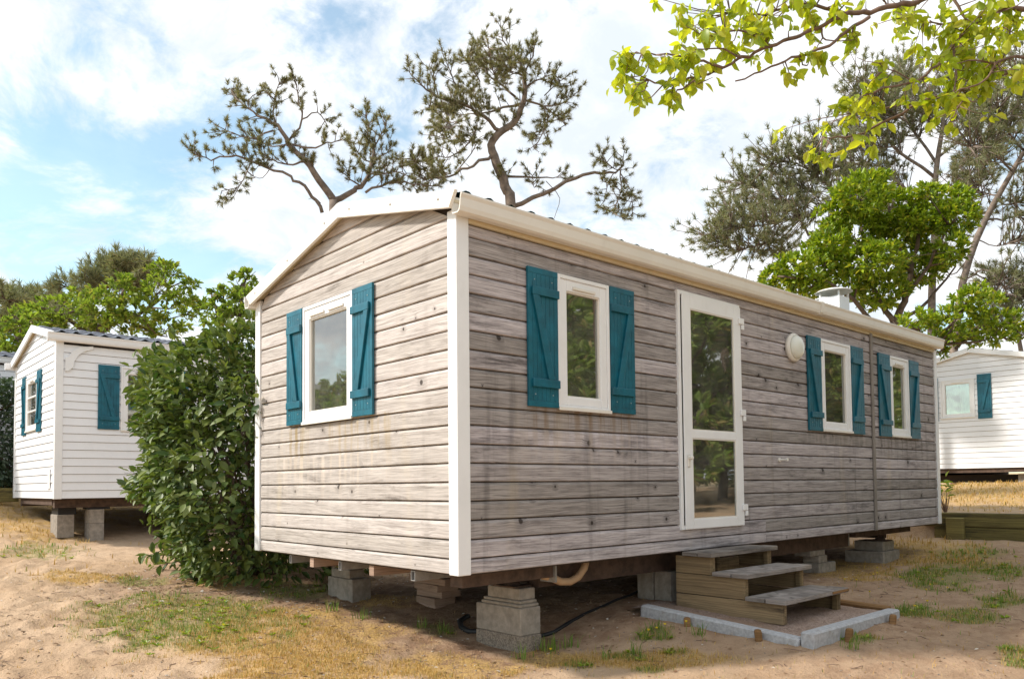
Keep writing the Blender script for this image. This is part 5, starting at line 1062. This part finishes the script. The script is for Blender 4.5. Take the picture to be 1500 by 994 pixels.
o = place_leaf(leaf_mesh('dead_leaf', .12, .05, .3, 'litter'), (-.42, -.80, 1.80), (.1, -.2, -1), (-1, -1, .2), 1.2, bush, 'dead_leaf'); o['label'] = 'orange brown dead leaf near the top of the bush'

def box_hedge(name, label, x0, x1, y0, y1, z1, n, ln, wd, matl, cat='hedge'):
    cx, cy = (x0+x1)/2, (y0+y1)/2; z0 = gz(cx, cy); t = tag(empty(name, (cx, cy, z0)), label, cat)
    u = rng.uniform(-1, 1, (n, 3)); f = rng.integers(0, 3, n); sgn = np.sign(rng.uniform(-1, 1, n)); u[np.arange(n), f] = sgn*rng.uniform(.55, 1.04, n)
    hw, hd, hh = (x1-x0)/2, (y1-y0)/2, (z1-z0)/2
    P = u*np.array([hw, hd, hh])+np.array([0, 0, hh]); D = u+rng.normal(size=(n, 3))*.8; Nn = u+np.array([0, 0, .7])+rng.normal(size=(n, 3))*.4
    V, F = leaf_quads(P, D, Nn, ln*rng.uniform(.7, 1.2, n), wd*rng.uniform(.7, 1.2, n)); link('foliage', arrays_mesh('foliage', V, F), M[matl], t)
    sm = MB()
    for k in range(10): sm.tube([(rng.uniform(-hw, hw)*.8, rng.uniform(-hd, hd)*.5, -.1), (rng.uniform(-hw, hw)*.8, rng.uniform(-hd, hd)*.5, hh*1.6)], [.03, .015], 5)
    obj('stems', sm, M['bark_dark'], t); return t
box_hedge('clipped_hedge', 'dense dark green hedge at the far left edge beside the white home', -3.6, .5, 12.9, 13.7, 2.6, 15000, .085, .05, 'hedge')
# small plant by the far end of the home
def small_plant(x, y, z0, n, ln, label, spread=.12, hgt=.14, mat='bright'):
    t = tag(empty('small_plant', (x, y, z0)), label, 'plant'); P = rng.normal(size=(n, 3))*np.array([spread*.4, spread*.4, hgt*.25])+np.array([0, 0, hgt])
    D = np.stack([rng.normal(size=n), rng.normal(size=n), rng.uniform(-.1, .5, n)], 1); Nn = np.array([0, 0, 1.])+rng.normal(size=(n, 3))*.3
    V, F = leaf_quads(P, D, Nn, ln*rng.uniform(.7, 1.2, n), ln*.35*rng.uniform(.8, 1.2, n)); link('leaves', arrays_mesh('leaves', V, F), M[mat], t)
    s = MB(); [s.tube([(0, 0, -.03), tuple(P[i]*.5+rng.normal(size=3)*.01), tuple(P[i])], [.008, .006, .003], 4) for i in range(min(n, 8))]; obj('stem', s, M['twig'], t)
small_plant(9.35, .38, gz(9.35, .38), 34, .12, 'small leafy shoot at the far end of the grey home, above the sleepers', .22, .34)

# ------------------------------------------------------------------ grass, litter
def scatter(n, lo=3.0, hi=22., bias=1.0):
    """points on the ground in front of the camera, denser near it"""
    dist = lo+(hi-lo)*rng.random(n)**bias; ang = R(47.4)+rng.uniform(-R(40), R(40), n)
    return CAM[0]+dist*np.cos(ang), CAM[1]+dist*np.sin(ang)
def inside_homes(x, y):
    return ((x > -.3) & (x < 7.6) & (y > 9.2) & (y < 12)) | ((x > 2.03) & (x < 3.45) & (y > -1.24) & (y < .3)) | ((x > 16.5) & (y > .9) & (y < 3.8))
def blades(name, x, y, hgt, wd, mat, label, lean=.5, tuft=1, spread=.03):
    z = ground_z(x, y)-.004; n = len(x)
    x = np.repeat(x, tuft); y = np.repeat(y, tuft); z = np.repeat(z, tuft); n = len(x)
    if tuft > 1: x = x+rng.normal(size=n)*spread; y = y+rng.normal(size=n)*spread
    h = hgt*rng.uniform(.4, 1.25, n); a = rng.uniform(0, 2*np.pi, n); l = rng.uniform(.1, 1, n)*lean
    dx, dy = np.cos(a), np.sin(a); b = np.stack([x, y, z], 1); s = np.stack([-dy, dx, 0*dx], 1)*(wd*rng.uniform(.6, 1.3, n)/2)[:, None]
    mid = b+np.stack([dx*l*h*.35, dy*l*h*.35, h*.6], 1); tip = b+np.stack([dx*l*h, dy*l*h, h*np.sqrt(np.maximum(.05, 1-l*l*.6))], 1)
    V = np.stack([b-s, b+s, mid+s*.7, tip, mid-s*.7], 1).reshape(-1, 3)
    F = np.arange(n)[:, None]*5; F3 = np.concatenate([F+np.array([[0, 1, 2, 4]]), F+np.array([[4, 2, 3, 3]])], 1).reshape(-1, 4)
    # triangles kept as tri fan: build with from arrays of tris
    Tt = np.concatenate([F+np.array([[0, 1, 2]]), F+np.array([[0, 2, 4]]), F+np.array([[4, 2, 3]])], 1).reshape(-1, 3)
    return tag(link(name, arrays_mesh(name, V, Tt), M[mat]), label, kind='stuff')
def pick(n, ch, lo, hi, bias, base=0.):
    x, y = scatter(n, lo, hi, bias); g, d, s = cover(x, y); k = (g if ch == 'g' else d)
    if ch == 'd': k = np.maximum(k, g*.45)
    keep = (rng.random(n) < np.maximum(k, base)) & ~inside_homes(x, y) & ~((s > .8) & (rng.random(n) < .85))
    return x[keep], y[keep]
x, y = pick(330000, 'd', 3.2, 11, 1.25, .02); blades('dry_grass', x, y, .038, .0042, 'dry', 'short golden dry grass around the home', 1.0)
x, y = pick(40000, 'd', 10, 24, 1.1, .03); blades('dry_grass', x, y, .075, .013, 'dry', 'golden dry grass further back', .9)
x, y = pick(210000, 'g', 3.2, 10, 1.25, .004); blades('green_grass', x, y, .040, .0042, 'green', 'patchy green grass on the sand', .9)
x, y = pick(26000, 'g', 8, 20, 1.1, .004); blades('green_grass', x, y, .07, .011, 'green', 'patchy green grass further back', .9)
# taller weed tufts
tx, ty = pick(1500, 'g', 3.4, 12, 1.2, .004); blades('weed_tufts', tx, ty, .055, .0045, 'green', 'small green weed tufts', .95, 14, .025)
wx = np.array([1.52, 1.60, 1.72, 1.78, 1.22, 1.05, .62, .70, 3.55, 3.62, 3.72, .45, .95, .93, .70, 2.2, .36, 1.02, 1.10])
wy = np.array([-.22, -.35, -.20, -.55, -.42, -.30, 1.30, 1.12, -1.30, -1.42, -1.22, 1.9, .15, .22, .20, -1.46, 2.25, .18, .10])
blades('weed_tufts', wx, wy, .11, .007, 'green', 'single green weed tufts by the kerb and blocks', .7, 22, .03)
def flat_bits(name, n, lo, hi, bias, smin, smax, mat, label, flt=None, thick=.15):
    x, y = scatter(n, lo, hi, bias)
    k = ~inside_homes(x, y)
    if flt is not None: k &= flt(x, y)
    x, y = x[k], y[k]; n = len(x); P = np.stack([x, y, ground_z(x, y)+.002], 1); a = rng.uniform(0, 2*np.pi, n)
    D = np.stack([np.cos(a), np.sin(a), rng.uniform(-.1, .35, n)], 1); Nn = np.array([0, 0, 1.])+rng.normal(size=(n, 3))*.35
    ln = rng.uniform(smin, smax, n); V, F = leaf_quads(P, D, Nn, ln, ln*rng.uniform(.3, .6, n), .15)
    return tag(link(name, arrays_mesh(name, V, F), M[mat]), label, kind='stuff')
flat_bits('leaf_litter', 5200, 3.2, 12, 1.3, .012, .034, 'litter', 'dry leaf crumbs and bark chips scattered on the sand')
flat_bits('leaf_litter', 2600, 4, 10, 1.1, .015, .045, 'litter', 'fallen leaves under and beside the home', lambda x, y: (x > .1) & (y > -.2) & (y < 4.2))
flat_bits('sand_clods', 5200, 3.6, 10, 1.1, .01, .05, 'clod', 'dark clods and bark bits on the trodden sandy path', lambda x, y: (x < -.3) & (vnoise(x, y, 1.7, 31) > .52))  # dark flat bits that strengthen the footprint marks on the path
flat_bits('leaf_litter', 9000, 5, 11, 1., .02, .055, 'litter', 'dead leaves lying under the bush', lambda x, y: np.hypot(x-.3, (y-4.0)*.9) < 1.35+.3*vnoise(x, y, 3., 33))
# pebbles
pv, pf = [], []
x, y = scatter(1500, 3.2, 9, 1.3); z = ground_z(x, y); o8 = np.array([(1, 0, 0), (0, 1, 0), (-1, 0, 0), (0, -1, 0), (0, 0, .7), (0, 0, -.7)]); f8 = np.array([(0, 1, 4), (1, 2, 4), (2, 3, 4), (3, 0, 4), (1, 0, 5), (2, 1, 5), (3, 2, 5), (0, 3, 5)])
sz = rng.uniform(.003, .011, len(x)); V = (o8[None]*sz[:, None, None]*rng.uniform(.6, 1.3, (len(x), 6, 1))+np.stack([x, y, z], 1)[:, None]).reshape(-1, 3)
F = (f8[None]+np.arange(len(x))[:, None, None]*6).reshape(-1, 3)
tag(link('pebbles', arrays_mesh('pebbles', V, F), M['aggregate']), 'small pebbles and clods on the sand', kind='stuff')
# twigs
tb = MB(); x, y = scatter(620, 3.2, 10, 1.2); z = ground_z(x, y)
for i in range(len(x)):
    a = rng.uniform(0, 6.28); L = rng.uniform(.03, .16)
    if inside_homes(np.array([x[i]]), np.array([y[i]]))[0]: continue
    tb.tube([(x[i], y[i], z[i]+.004), (x[i]+L*.5*math.cos(a), y[i]+L*.5*math.sin(a), z[i]+.012), (x[i]+L*math.cos(a+.3), y[i]+L*math.sin(a+.3), z[i]+.005)], [.0025, .0025, .0012], 4)
tag(obj('twigs', tb, M['twig']), 'thin fallen twigs lying on the ground', kind='stuff')
# yellow flowers
fb = MB(); sb2 = MB()
fx = np.concatenate([np.array([1.60, 1.66, 1.53, 1.80, .78, 3.70, 3.60]), 5.6+rng.normal(size=16)*.8]); fy = np.concatenate([np.array([-.30, -.33, -.28, -.42, -.02, -1.42, -1.36]), -1.0+rng.normal(size=16)*.5])
for i in range(len(fx)):
    h = .07+.05*rnd.random() if i < 7 else .04+.03*rnd.random(); z = gz(fx[i], fy[i]); r = .011 if i < 7 else .009
    fb.lathe([(.002, z+h-.004), (r*.7, z+h), (r, z+h+.008), (r*.4, z+h+.006)], 7, (fx[i], fy[i], 0)); sb2.tube([(fx[i], fy[i], z-.01), (fx[i]+.004, fy[i], z+h-.003)], .0016, 4)
tag(obj('yellow_flowers', fb, M['flower']), 'small yellow flowers in the grass', kind='stuff')
tag(obj('flower_stems', sb2, M['green']), 'thin flower stems in the grass', kind='stuff')
# low leafy weeds (rosettes) where the grass is green
x, y = pick(2600, 'g', 3.5, 12, 1.1, .0); n = len(x); k = 9
P = np.repeat(np.stack([x, y, ground_z(x, y)+.004], 1), k, 0); a = rng.uniform(0, 2*np.pi, n*k)
D = np.stack([np.cos(a), np.sin(a), rng.uniform(.15, .8, n*k)], 1); ln = rng.uniform(.02, .055, n*k)
V, F = leaf_quads(P, D, np.array([0, 0, 1.])+rng.normal(size=(n*k, 3))*.2, ln, ln*.34)
tag(link('low_weeds', arrays_mesh('low_weeds', V, F), M['bright']), 'low leafy weeds among the grass', kind='stuff')
pc = MB(); px_, py_ = .93, 1.02; pz = gz(px_, py_)
